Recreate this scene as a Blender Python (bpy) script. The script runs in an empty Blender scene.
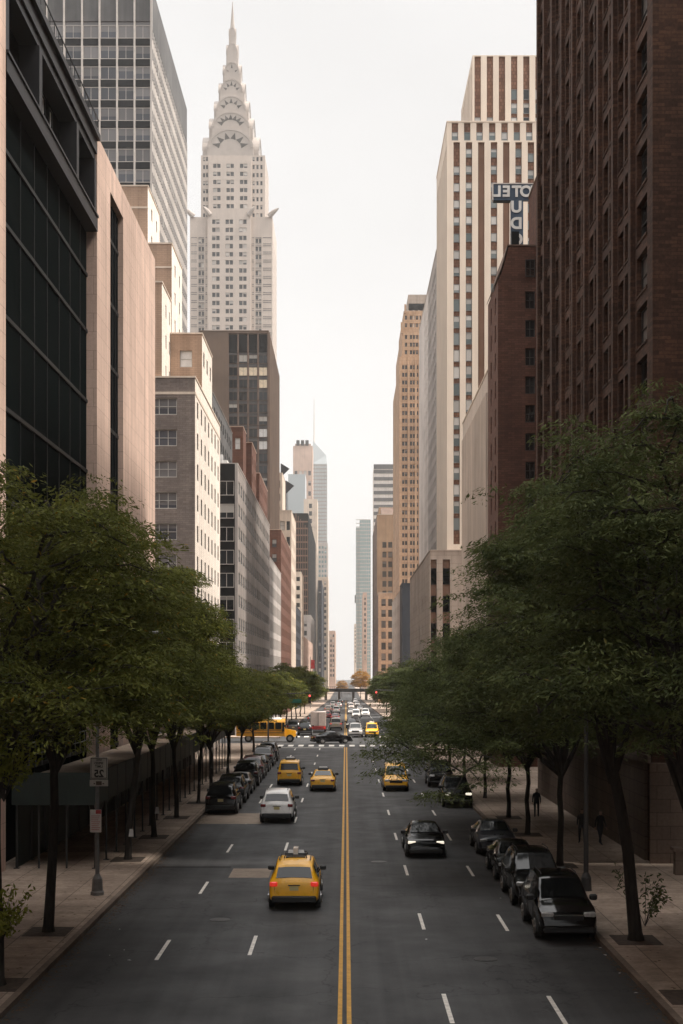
import bpy, bmesh, math, random
import numpy as np
from mathutils import Vector, Matrix, Euler

# ------------------------------------------------------------------ camera, world, sun, exposure
SC = bpy.context.scene
COL = SC.collection
F, CX, HY, CH = 1361.0, 346.0, 672.0, 8.65      # focal length (px), vanishing point, camera height (m)
cam_d = bpy.data.cameras.new("camera"); cam = bpy.data.objects.new("camera", cam_d); COL.objects.link(cam)
cam.location = (0, 0, CH); cam.rotation_euler = (math.radians(90), 0, 0)
cam_d.sensor_fit = 'VERTICAL'; cam_d.sensor_height = 36.0; cam_d.lens = F * 36.0 / 1024.0
cam_d.shift_y = (HY - 512.0) / 1024.0; cam_d.shift_x = (341.5 - CX) / 1024.0
cam_d.clip_start = 0.5; cam_d.clip_end = 6000
SC.camera = cam
HAZE = 0.00015
SUN_DIR = Vector((0.53, -0.06, 0.84)).normalized()      # towards the sun: from the right, a little behind the camera
SUN_EL = math.asin(SUN_DIR.z); SUN_AZ = math.atan2(SUN_DIR.x, SUN_DIR.y)
wd = bpy.data.worlds.new("World"); SC.world = wd; wd.use_nodes = True
nt = wd.node_tree; nt.nodes.clear()
sky = nt.nodes.new('ShaderNodeTexSky'); sky.sky_type = 'NISHITA'; sky.sun_disc = False
sky.sun_elevation = SUN_EL; sky.sun_rotation = SUN_AZ; sky.air_density = 1.0; sky.dust_density = 3.0
tc = nt.nodes.new('ShaderNodeTexCoord')
nz = nt.nodes.new('ShaderNodeTexNoise'); nz.inputs['Scale'].default_value = 1.6; nz.inputs['Detail'].default_value = 7
mp = nt.nodes.new('ShaderNodeMapping'); mp.inputs['Scale'].default_value = (1, 1, 2.5)
nt.links.new(tc.outputs['Generated'], mp.inputs['Vector']); nt.links.new(mp.outputs['Vector'], nz.inputs['Vector'])
cr = nt.nodes.new('ShaderNodeValToRGB')
cr.color_ramp.elements[0].position = 0.3; cr.color_ramp.elements[0].color = (6.65, 6.52, 6.40, 1)
cr.color_ramp.elements[1].position = 0.7; cr.color_ramp.elements[1].color = (7.75, 7.63, 7.50, 1)
nt.links.new(nz.outputs['Fac'], cr.inputs['Fac'])
# thin overcast: the cloud sheet is brighter towards the zenith and round the veiled sun
sx = nt.nodes.new('ShaderNodeSeparateXYZ'); nt.links.new(tc.outputs['Generated'], sx.inputs['Vector'])
zen = nt.nodes.new('ShaderNodeMapRange'); zen.interpolation_type = 'SMOOTHSTEP'
for k, v in (('From Min', 0.42), ('From Max', 1.0), ('To Min', 1.0), ('To Max', 2.6)): zen.inputs[k].default_value = v
nt.links.new(sx.outputs['Z'], zen.inputs['Value'])
dt = nt.nodes.new('ShaderNodeVectorMath'); dt.operation = 'DOT_PRODUCT'; dt.inputs[1].default_value = tuple(SUN_DIR)
nt.links.new(tc.outputs['Generated'], dt.inputs[0])
glow = nt.nodes.new('ShaderNodeMapRange'); glow.interpolation_type = 'SMOOTHSTEP'
for k, v in (('From Min', 0.30), ('From Max', 1.0), ('To Min', 0.0), ('To Max', 0.9)): glow.inputs[k].default_value = v
nt.links.new(dt.outputs['Value'], glow.inputs['Value'])
sm = nt.nodes.new('ShaderNodeMath'); sm.operation = 'ADD'; nt.links.new(zen.outputs['Result'], sm.inputs[0]); nt.links.new(glow.outputs['Result'], sm.inputs[1])
cl = nt.nodes.new('ShaderNodeVectorMath'); cl.operation = 'SCALE'; nt.links.new(cr.outputs['Color'], cl.inputs[0]); nt.links.new(sm.outputs['Value'], cl.inputs['Scale'])
mx = nt.nodes.new('ShaderNodeMix'); mx.data_type = 'RGBA'; mx.inputs['Factor'].default_value = 0.93
nt.links.new(sky.outputs['Color'], mx.inputs['A']); nt.links.new(cl.outputs['Vector'], mx.inputs['B'])
bg = nt.nodes.new('ShaderNodeBackground'); bg.inputs['Strength'].default_value = 0.10
wo = nt.nodes.new('ShaderNodeOutputWorld')
nt.links.new(mx.outputs['Result'], bg.inputs['Color']); nt.links.new(bg.outputs['Background'], wo.inputs['Surface'])
sun_d = bpy.data.lights.new("sun", 'SUN'); sun_d.energy = 4.8; sun_d.angle = math.radians(4); sun_d.color = (1.0, 0.93, 0.84)
sun = bpy.data.objects.new("sun", sun_d); COL.objects.link(sun)
sun.rotation_euler = SUN_DIR.to_track_quat('Z', 'Y').to_euler(); sun.location = (60, -40, 300)
vs = SC.view_settings
vs.view_transform = 'Standard'; vs.look = 'None'; vs.gamma = 1.0; vs.use_curve_mapping = False; vs.exposure = 0.34
SC.cycles.max_bounces = 7; SC.cycles.diffuse_bounces = 4; SC.cycles.glossy_bounces = 3
SC.cycles.transmission_bounces = 3; SC.cycles.volume_bounces = 1; SC.cycles.transparent_max_bounces = 8
SC.cycles.caustics_reflective = False; SC.cycles.caustics_refractive = False

R = math.radians
def Zof(px, X): return X * F / (px - CX)                 # depth of a vertical edge seen at px on the plane X
def Hof(py, Z): return CH + (HY - py) * Z / F
def Xof(px, Z): return (px - CX) * Z / F
def gz(y):                                               # the street runs slightly downhill past the avenue
    if y < 200: return 0.0
    if y > 700: return -6.0
    return -6.0 * (y - 200) / 500.0

# ------------------------------------------------------------------ materials
MATS = {}
class NB:
    def __init__(s, name):
        s.m = bpy.data.materials.new(name); s.m.use_nodes = True; s.t = s.m.node_tree
        s.b = s.t.nodes['Principled BSDF']; s.out = s.t.nodes['Material Output']; s._tc = None
    def n(s, ty, **kw):
        x = s.t.nodes.new(ty)
        for k, v in kw.items(): setattr(x, k, v)
        return x
    def l(s, a, b): s.t.links.new(a, b)
    def tc(s):
        if not s._tc: s._tc = s.n('ShaderNodeTexCoord')
        return s._tc.outputs['Object']
    def mapping(s, vec, scale):
        m = s.n('ShaderNodeMapping'); m.inputs['Scale'].default_value = scale; s.l(vec, m.inputs['Vector']); return m.outputs['Vector']
    def noise(s, vec, scale, detail=4, rough=0.55):
        x = s.n('ShaderNodeTexNoise'); x.inputs['Scale'].default_value = scale; x.inputs['Detail'].default_value = detail
        x.inputs['Roughness'].default_value = rough
        if vec is not None: s.l(vec, x.inputs['Vector'])
        return x.outputs['Fac']
    def rng(s, v, a, b, lo=0.3, hi=0.7):
        x = s.n('ShaderNodeMapRange'); s.l(v, x.inputs['Value'])
        for k, q in (('From Min', lo), ('From Max', hi), ('To Min', a), ('To Max', b)): x.inputs[k].default_value = q
        return x.outputs['Result']
    def math(s, op, a, b=None):
        x = s.n('ShaderNodeMath', operation=op)
        for i, v in enumerate((a, b)):
            if v is None: continue
            if isinstance(v, (int, float)): x.inputs[i].default_value = v
            else: s.l(v, x.inputs[i])
        return x.outputs['Value']
    def mix(s, f, a, b, blend='MIX'):
        x = s.n('ShaderNodeMix', data_type='RGBA', blend_type=blend)
        for k, v in (('Factor', f), ('A', a), ('B', b)):
            if isinstance(v, (int, float)): x.inputs[k].default_value = v
            elif isinstance(v, (tuple, list)): x.inputs[k].default_value = tuple(v) + (1,) * (4 - len(v))
            else: s.l(v, x.inputs[k])
        return x.outputs['Result']
    def mul(s, col, fac):                                # colour times a scalar
        x = s.n('ShaderNodeVectorMath', operation='SCALE')
        if isinstance(col, (tuple, list)): x.inputs[0].default_value = tuple(col[:3])
        else: s.l(col, x.inputs[0])
        s.l(fac, x.inputs['Scale']); return x.outputs['Vector']
    def base(s, c):
        if isinstance(c, (tuple, list)): s.b.inputs['Base Color'].default_value = tuple(c[:3]) + (1,)
        else: s.l(c, s.b.inputs['Base Color'])
    def bump(s, h, strength=0.3, dist=0.02):
        x = s.n('ShaderNodeBump'); x.inputs['Strength'].default_value = strength; x.inputs['Distance'].default_value = dist
        s.l(h, x.inputs['Height']); s.l(x.outputs['Normal'], s.b.inputs['Normal'])
    def set(s, **kw):
        for k, v in kw.items(): s.b.inputs[k.replace('_', ' ')].default_value = v

def wall_mat(name, c, c2=None, brick=None, blotch=0.18, streak=0.15, rough=0.85, course=None, grain=0.0):
    """masonry: blotches, rain streaks, optional brick or stone courses"""
    q = NB(name); o = q.tc(); c2 = c2 or tuple(x * 0.8 for x in c)
    sep = q.n('ShaderNodeSeparateXYZ'); q.l(o, sep.inputs['Vector'])
    u = q.math('ADD', sep.outputs['X'], sep.outputs['Y'])
    cmb = q.n('ShaderNodeCombineXYZ'); q.l(u, cmb.inputs['X']); q.l(sep.outputs['Z'], cmb.inputs['Y'])
    colr = q.mix(q.rng(q.noise(o, 0.35, 5), 0, 1), c, c2)
    if brick:
        bw, bh, mortar, dark = brick
        bt = q.n('ShaderNodeTexBrick'); bt.inputs['Scale'].default_value = 1.0
        bt.inputs['Brick Width'].default_value = bw; bt.inputs['Row Height'].default_value = bh
        bt.inputs['Mortar Size'].default_value = mortar; bt.inputs['Bias'].default_value = 0.0
        q.l(cmb.outputs['Vector'], bt.inputs['Vector'])
        bt.inputs['Color1'].default_value = (1, 1, 1, 1); bt.inputs['Color2'].default_value = (1 - dark,) * 3 + (1,)
        bt.inputs['Mortar'].default_value = (0.55, 0.55, 0.55, 1)
        colr = q.mix(1.0, colr, bt.outputs['Color'], 'MULTIPLY')
    f = q.rng(q.noise(o, 0.09, 6), 1 - blotch, 1 + blotch)
    f2 = q.rng(q.noise(q.mapping(o, (1, 1, 0.04)), 1.3, 4), 1 - streak, 1 + streak)
    f = q.math('MULTIPLY', f, f2)
    if grain: f = q.math('MULTIPLY', f, q.rng(q.noise(o, 7.0, 3, 0.7), 1 - grain, 1 + grain))
    q.base(q.mul(colr, f)); q.set(Roughness=rough)
    q.b.inputs['Specular IOR Level'].default_value = 0.25
    MATS[name] = q.m; return q.m

def plain(name, c, rough=0.6, metal=0.0, spec=0.5, coat=0.0, var=0.12, scale=1.5, emit=None, estr=1.0):
    q = NB(name)
    if var: q.base(q.mul(c, q.rng(q.noise(q.tc(), scale, 5), 1 - var, 1 + var)))
    else: q.base(c)
    q.set(Roughness=rough, Metallic=metal); q.b.inputs['Specular IOR Level'].default_value = spec
    q.b.inputs['Coat Weight'].default_value = coat; q.b.inputs['Coat Roughness'].default_value = 0.05
    if emit:
        q.b.inputs['Emission Color'].default_value = tuple(emit) + (1,); q.b.inputs['Emission Strength'].default_value = estr
    MATS[name] = q.m; return q.m

def window_glass(name, dark, blind, p_blind=0.4, rough=0.1, lit=None, p_lit=0.0, tint2=None):
    """dark reflecting panes; a share of them has a pale blind drawn part of the way down"""
    q = NB(name)
    oi = q.n('ShaderNodeObjectInfo'); ge = q.n('ShaderNodeNewGeometry')
    r = q.math('FRACT', q.math('ADD', oi.outputs['Random'], ge.outputs['Random Per Island']))
    r2 = q.math('FRACT', q.math('MULTIPLY', r, 17.31)); r3 = q.math('FRACT', q.math('MULTIPLY', r, 41.7))
    uv = q.n('ShaderNodeTexCoord'); sep = q.n('ShaderNodeSeparateXYZ'); q.l(uv.outputs['UV'], sep.inputs['Vector'])
    has = q.math('LESS_THAN', r, p_blind)
    drawn = q.math('GREATER_THAN', sep.outputs['Y'], q.math('SUBTRACT', 1.0, q.math('ADD', q.math('MULTIPLY', r2, 0.9), 0.25)))
    f = q.math('MULTIPLY', has, drawn)
    dk = q.mix(r3, dark, tint2 or tuple(x * 2.2 for x in dark))
    bl = q.mul(blind, q.rng(r3, 0.6, 1.1, 0, 1))
    q.base(q.mix(f, dk, bl)); q.l(q.math('ADD', q.math('MULTIPLY', f, 0.2), rough), q.b.inputs['Roughness'])
    q.b.inputs['Specular IOR Level'].default_value = 0.6
    if lit:
        on = q.math('GREATER_THAN', r2, 1 - p_lit)
        q.b.inputs['Emission Color'].default_value = tuple(lit) + (1,); q.l(q.math('MULTIPLY', on, 0.8), q.b.inputs['Emission Strength'])
    MATS[name] = q.m; return q.m

def paint(name, c, rough=0.25, metal=0.0, coat=0.8):
    q = NB(name)
    d = q.rng(q.noise(q.tc(), 2.5, 5), 0.86, 1.06)
    q.base(q.mul(c, d)); q.set(Metallic=metal)
    q.l(q.rng(q.noise(q.tc(), 4.0, 4), rough, rough + 0.15), q.b.inputs['Roughness'])
    q.b.inputs['Coat Weight'].default_value = coat; q.b.inputs['Coat Roughness'].default_value = 0.06
    MATS[name] = q.m; return q.m

def leaf_mat(name, c1, c2, c3, trans=0.30):
    q = NB(name); ge = q.n('ShaderNodeNewGeometry'); r = ge.outputs['Random Per Island']
    big = q.rng(q.noise(q.tc(), 0.85, 4), -0.2, 1.2, 0.36, 0.64)
    col = q.mix(q.math('MULTIPLY', q.math('ADD', r, big), 0.5), c1, c2)
    col = q.mix(q.math('GREATER_THAN', r, 0.985), col, c3)
    q.base(col); q.set(Roughness=0.75); q.b.inputs['Specular IOR Level'].default_value = 0.12
    tr = q.n('ShaderNodeBsdfTranslucent'); q.l(q.mix(0.4, col, c2), tr.inputs['Color'])
    ms = q.n('ShaderNodeMixShader'); ms.inputs['Fac'].default_value = trans
    q.l(q.b.outputs['BSDF'], ms.inputs[1]); q.l(tr.outputs['BSDF'], ms.inputs[2]); q.l(ms.outputs['Shader'], q.out.inputs['Surface'])
    MATS[name] = q.m; return q.m

# masonry
wall_mat('granite', (0.62, 0.45, 0.37), (0.54, 0.39, 0.32), brick=(1.6, 1.1, 0.012, 0.06), blotch=0.16, streak=0.22, grain=0.09)
wall_mat('grey_brick', (0.24, 0.195, 0.17), (0.19, 0.155, 0.14), brick=(0.6, 0.2, 0.012, 0.25), blotch=0.15, grain=0.15)
wall_mat('sunlit_brick', (0.84, 0.75, 0.66), (0.78, 0.69, 0.61), brick=(0.6, 0.2, 0.01, 0.12), blotch=0.1)  # sunlit copy of the brick: sun on street-facing sides painted in as paler colour
wall_mat('shaded_brick', (0.42, 0.29, 0.21), (0.37, 0.25, 0.18), brick=(0.6, 0.2, 0.01, 0.1), blotch=0.1)  # shaded copy for the upper tiers: shade painted in as a darker tan
wall_mat('dark_brick', (0.112, 0.055, 0.034), (0.078, 0.040, 0.026), brick=(0.55, 0.17, 0.018, 0.55), blotch=0.25, streak=0.2, grain=0.3)
wall_mat('brown_brick', (0.150, 0.072, 0.050), (0.118, 0.056, 0.040), brick=(0.6, 0.2, 0.015, 0.35), blotch=0.15, grain=0.15)
wall_mat('red_brick', (0.17, 0.075, 0.05), (0.13, 0.06, 0.042), brick=(0.8, 0.3, 0.015, 0.25), blotch=0.15)
wall_mat('rib_stone', (0.50, 0.42, 0.36), (0.46, 0.38, 0.32), blotch=0.1, streak=0.2)
wall_mat('white_brick', (0.74, 0.63, 0.52), (0.70, 0.58, 0.48), blotch=0.05, streak=0.06)
wall_mat('red_spandrel', (0.31, 0.17, 0.115), (0.22, 0.12, 0.085), brick=(0.45, 0.5, 0.05, 0.4), blotch=0.15)
wall_mat('brown_spandrel', (0.21, 0.12, 0.085), (0.17, 0.10, 0.07), blotch=0.1)
wall_mat('beige_stone', (0.42, 0.34, 0.28), (0.38, 0.30, 0.25), brick=(2.0, 1.2, 0.02, 0.06))
wall_mat('grey_stone', (0.30, 0.26, 0.24), (0.25, 0.22, 0.20), brick=(3.0, 3.0, 0.06, 0.08), streak=0.2)
wall_mat('light_grey_stone', (0.42, 0.38, 0.35), (0.37, 0.33, 0.31), streak=0.15)
wall_mat('black_panel', (0.008, 0.009, 0.010), (0.012, 0.012, 0.013), rough=0.35)
wall_mat('slate_wall', (0.12, 0.115, 0.115), (0.09, 0.09, 0.09))
wall_mat('brown_stone', (0.17, 0.115, 0.09), (0.14, 0.095, 0.075), streak=0.1)
wall_mat('brown_metal', (0.15, 0.105, 0.080), (0.13, 0.092, 0.070), streak=0.05)
wall_mat('fin_grey', (0.46, 0.42, 0.39), (0.42, 0.38, 0.355), streak=.05)
wall_mat('steel_white', (0.49, 0.42, 0.37), (0.45, 0.385, 0.34), blotch=0.05, streak=0.05)
wall_mat('crown_steel', (0.40, 0.35, 0.315), (0.34, 0.295, 0.265), blotch=0.05, streak=0.04, rough=0.45)
wall_mat('white_stone', (0.66, 0.60, 0.55), (0.60, 0.54, 0.50), streak=0.1)
wall_mat('tan_stone', (0.50, 0.32, 0.205), (0.43, 0.27, 0.17), brick=(1.2, 1.2, 0.03, 0.15), streak=0.12)
wall_mat('ochre_stone', (0.33, 0.21, 0.125), (0.28, 0.17, 0.10), streak=0.15)
wall_mat('cream_stone', (0.60, 0.50, 0.41), (0.54, 0.44, 0.36), streak=0.12)
wall_mat('pink_stone', (0.50, 0.36, 0.29), (0.45, 0.32, 0.26), streak=0.12)
wall_mat('navy_panel', (0.045, 0.05, 0.062), (0.035, 0.04, 0.05))
wall_mat('base_stone', (0.20, 0.15, 0.12), (0.16, 0.12, 0.095), brick=(1.2, 0.6, 0.02, 0.2), grain=0.15)
plain('roof_gravel', (0.2, 0.19, 0.18), 0.9)
plain('dark_steel', (0.008, 0.009, 0.010), 0.5, spec=0.2)
plain('truss_steel', (0.014, 0.0135, 0.016), 0.5, spec=0.3)
plain('pale_metal', (0.55, 0.50, 0.46), 0.4)
plain('window_frame_dark', (0.03, 0.027, 0.025), 0.5)
plain('window_frame_pale', (0.5, 0.47, 0.43), 0.5)
plain('window_frame_grey', (0.2, 0.2, 0.2), 0.5)
plain('mullion', (0.50, 0.45, 0.41), 0.4)
window_glass('glass_dark', (0.012, 0.014, 0.016), (0.45, 0.42, 0.38), 0.10)
window_glass('glass_brick', (0.010, 0.011, 0.012), (0.20, 0.185, 0.17), 0.20)
window_glass('glass_grey', (0.05, 0.055, 0.058), (0.42, 0.40, 0.37), 0.75)
window_glass('glass_pale', (0.10, 0.13, 0.13), (0.62, 0.60, 0.57), 0.72, tint2=(0.25, 0.28, 0.28))
window_glass('glass_far', (0.02, 0.022, 0.024), (0.5, 0.46, 0.42), 0.3)
window_glass('glass_mid', (0.045, 0.048, 0.056), (0.17, 0.16, 0.16), 0.85, rough=0.15)
window_glass('glass_brown', (0.03, 0.026, 0.022), (0.16, 0.13, 0.11), 0.3)
window_glass('glass_teal', (0.07, 0.14, 0.15), (0.35, 0.45, 0.45), 0.25, rough=0.15, tint2=(0.16, 0.27, 0.27))
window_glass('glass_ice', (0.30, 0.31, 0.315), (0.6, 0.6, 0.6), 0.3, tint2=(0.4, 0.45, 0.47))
window_glass('glass_green', (0.004, 0.006, 0.006), (0.3, 0.26, 0.2), 0.0, tint2=(0.006, 0.007, 0.008), rough=.9)
MATS['glass_green'].node_tree.nodes['Principled BSDF'].inputs['Specular IOR Level'].default_value = 0.0
plain('glass_lit', (0.5, 0.4, 0.28), 0.3, emit=(1.0, 0.82, 0.60), estr=0.16, var=0.3)
plain('blind_white', (0.72, 0.70, 0.68), 0.5)
# paint and small things
paint('taxi_yellow', (0.92, 0.45, 0.006), coat=.3); plain('car_black', (0.004, 0.004, 0.0045), 0.10, spec=.45, var=0); paint('car_white', (0.86, 0.82, 0.78))
paint('car_grey', (0.06, 0.058, 0.06), metal=0.3); paint('car_silver', (0.42, 0.40, 0.38), metal=0.4); paint('car_red', (0.30, 0.02, 0.018))
paint('car_maroon', (0.07, 0.014, 0.013)); paint('car_navy', (0.014, 0.016, 0.026)); paint('truck_cream', (0.62, 0.5, 0.44)); paint('bus_yellow', (0.85, 0.38, 0.01))
paint('car_tan', (0.40, 0.33, 0.26))
plain('car_glass', (0.010, 0.012, 0.013), 0.06, spec=0.45, var=0)
plain('trim_black', (0.015, 0.015, 0.015), 0.55)
plain('tyre', (0.012, 0.012, 0.012), 0.85); plain('rim', (0.35, 0.34, 0.33), 0.3, metal=0.8)
plain('tail_red', (0.16, 0.008, 0.008), 0.25, var=0)
plain('brake_red', (0.5, 0.03, 0.02), 0.2, emit=(1.0, 0.05, 0.03), estr=0.35, var=0)
plain('head_off', (0.55, 0.55, 0.55), 0.1, var=0.3, scale=9); plain('head_on', (0.9, 0.85, 0.75), 0.1, emit=(1.0, 0.9, 0.72), estr=0.7, var=0)
plain('plate', (0.55, 0.45, 0.2), 0.5); plain('chrome', (0.5, 0.5, 0.5), 0.15, metal=1.0)
plain('sign_white', (0.72, 0.70, 0.67), 0.4); plain('sign_black', (0.015, 0.015, 0.015), 0.5); plain('sign_grey', (0.46, 0.45, 0.42), 0.5)
plain('sign_red', (0.45, 0.05, 0.05), 0.5); plain('sign_green', (0.02, 0.13, 0.09), 0.5); plain('sign_blue', (0.055, 0.085, 0.13), 0.5)
plain('signal_yellow', (0.05, 0.035, 0.01), 0.5); plain('lens_red', (0.6, 0.05, 0.05), 0.3, emit=(1, 0.10, 0.08), estr=1.6, var=0)
plain('pole_grey', (0.20, 0.20, 0.20), 0.5, metal=0.3, var=0.25, scale=3); plain('pole_dark', (0.05, 0.05, 0.052), 0.5, var=0.2)
plain('shed_green', (0.013, 0.024, 0.021), 0.6, var=0.25); plain('plywood', (0.30, 0.22, 0.16), 0.8, var=0.3, scale=0.8); plain('pipe', (0.03, 0.03, 0.03), 0.5)
plain('soil', (0.075, 0.055, 0.042), 0.95, var=0.4, scale=6); plain('leaf_litter', (0.12, 0.07, 0.035), 0.9, var=0.5, scale=9)
plain('skin', (0.35, 0.22, 0.16), 0.6); plain('cloth_black', (0.012, 0.012, 0.014), 0.9); plain('cloth_navy', (0.02, 0.022, 0.03), 0.9); plain('hair', (0.015, 0.011, 0.009), 0.7)
plain('paper', (0.7, 0.7, 0.68), 0.7); plain('flag_dark', (0.03, 0.03, 0.035), 0.8); plain('banner_red', (0.4, 0.02, 0.02), 0.7)
plain('line_white', (0.70, 0.66, 0.60), 0.7, var=0.25, scale=5); plain('line_yellow', (0.55, 0.29, 0.045), 0.7, var=0.2, scale=4)
def bark():
    q = NB('bark'); o = q.tc()
    n = q.noise(q.mapping(o, (1, 1, 0.25)), 9, 5)
    q.base(q.mix(q.rng(n, 0, 1), (0.014, 0.012, 0.010), (0.042, 0.034, 0.028))); q.set(Roughness=0.95); q.bump(n, 0.6, 0.03); MATS['bark'] = q.m
bark()
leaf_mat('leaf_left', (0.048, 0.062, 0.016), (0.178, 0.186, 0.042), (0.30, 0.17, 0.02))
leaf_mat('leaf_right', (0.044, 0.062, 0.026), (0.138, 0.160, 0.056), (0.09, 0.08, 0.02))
leaf_mat('leaf_bright', (0.12, 0.15, 0.02), (0.28, 0.27, 0.05), (0.2, 0.16, 0.03))
leaf_mat('leaf_autumn', (0.32, 0.15, 0.02), (0.5, 0.27, 0.04), (0.2, 0.2, 0.03))
def asphalt():
    q = NB('asphalt'); o = q.tc()
    c = q.mix(q.rng(q.noise(o, 0.16, 6), 0, 1), (0.046, 0.0460, 0.0470), (0.066, 0.0655, 0.0665))
    f = q.rng(q.noise(q.mapping(o, (1.3, 0.02, 1)), 1.0, 3), 0.74, 1.24)           # wheel paths along the lanes
    f = q.math('MULTIPLY', f, q.rng(q.noise(o, 14.0, 4, 0.7), 0.86, 1.14))
    f = q.math('MULTIPLY', f, q.rng(q.noise(q.mapping(o, (0.35, 1.0, 1)), 0.5, 5), 0.78, 1.16))
    vo = q.n('ShaderNodeTexVoronoi', feature='DISTANCE_TO_EDGE'); vo.inputs['Scale'].default_value = 0.16
    wob = q.n('ShaderNodeVectorMath', operation='ADD'); nn = q.n('ShaderNodeTexNoise'); nn.inputs['Scale'].default_value = 0.7; nn.inputs['Detail'].default_value = 5
    q.l(o, nn.inputs['Vector']); sc = q.n('ShaderNodeVectorMath', operation='SCALE'); sc.inputs['Scale'].default_value = 3.0
    q.l(nn.outputs['Color'], sc.inputs[0]); q.l(o, wob.inputs[0]); q.l(sc.outputs['Vector'], wob.inputs[1]); q.l(wob.outputs['Vector'], vo.inputs['Vector'])
    crack = q.rng(vo.outputs['Distance'], 0.45, 1.0, 0.0, 0.008)
    q.base(q.mul(c, q.math('MULTIPLY', f, crack)))
    q.l(q.rng(q.noise(o, 0.5, 5), 0.62, 0.85), q.b.inputs['Roughness']); q.b.inputs['Specular IOR Level'].default_value = 0.35
    q.bump(q.noise(o, 40, 3), 0.25, 0.01); MATS['asphalt'] = q.m
asphalt()
def pavement():
    q = NB('pavement'); o = q.tc()
    bt = q.n('ShaderNodeTexBrick'); bt.offset = 0.0
    for k, v in (('Scale', 1.0), ('Brick Width', 1.5), ('Row Height', 1.5), ('Mortar Size', 0.02)): bt.inputs[k].default_value = v
    bt.inputs['Color1'].default_value = (1, 1, 1, 1); bt.inputs['Color2'].default_value = (0.8, 0.8, 0.8, 1); bt.inputs['Mortar'].default_value = (0.45, 0.45, 0.45, 1)
    q.l(o, bt.inputs['Vector'])
    c = q.mix(q.rng(q.noise(o, 0.3, 6), 0, 1), (0.54, 0.425, 0.34), (0.42, 0.33, 0.265))
    c = q.mix(1.0, c, bt.outputs['Color'], 'MULTIPLY')
    sp = q.math('MULTIPLY', q.rng(q.noise(o, 5.0, 4, 0.7), 0.75, 1.12), q.rng(q.noise(o, 0.9, 6, 0.65), 0.72, 1.14))
    q.base(q.mul(c, sp)); q.set(Roughness=0.85); q.b.inputs['Specular IOR Level'].default_value = 0.2; MATS['pavement'] = q.m
pavement()
wall_mat('concrete_patch', (0.30, 0.24, 0.19), (0.24, 0.19, 0.15), grain=0.12)
wall_mat('kerb_stone', (0.24, 0.19, 0.15), (0.16, 0.12, 0.095), grain=0.2)
wall_mat('ground_mat', (0.10, 0.095, 0.09))

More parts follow.
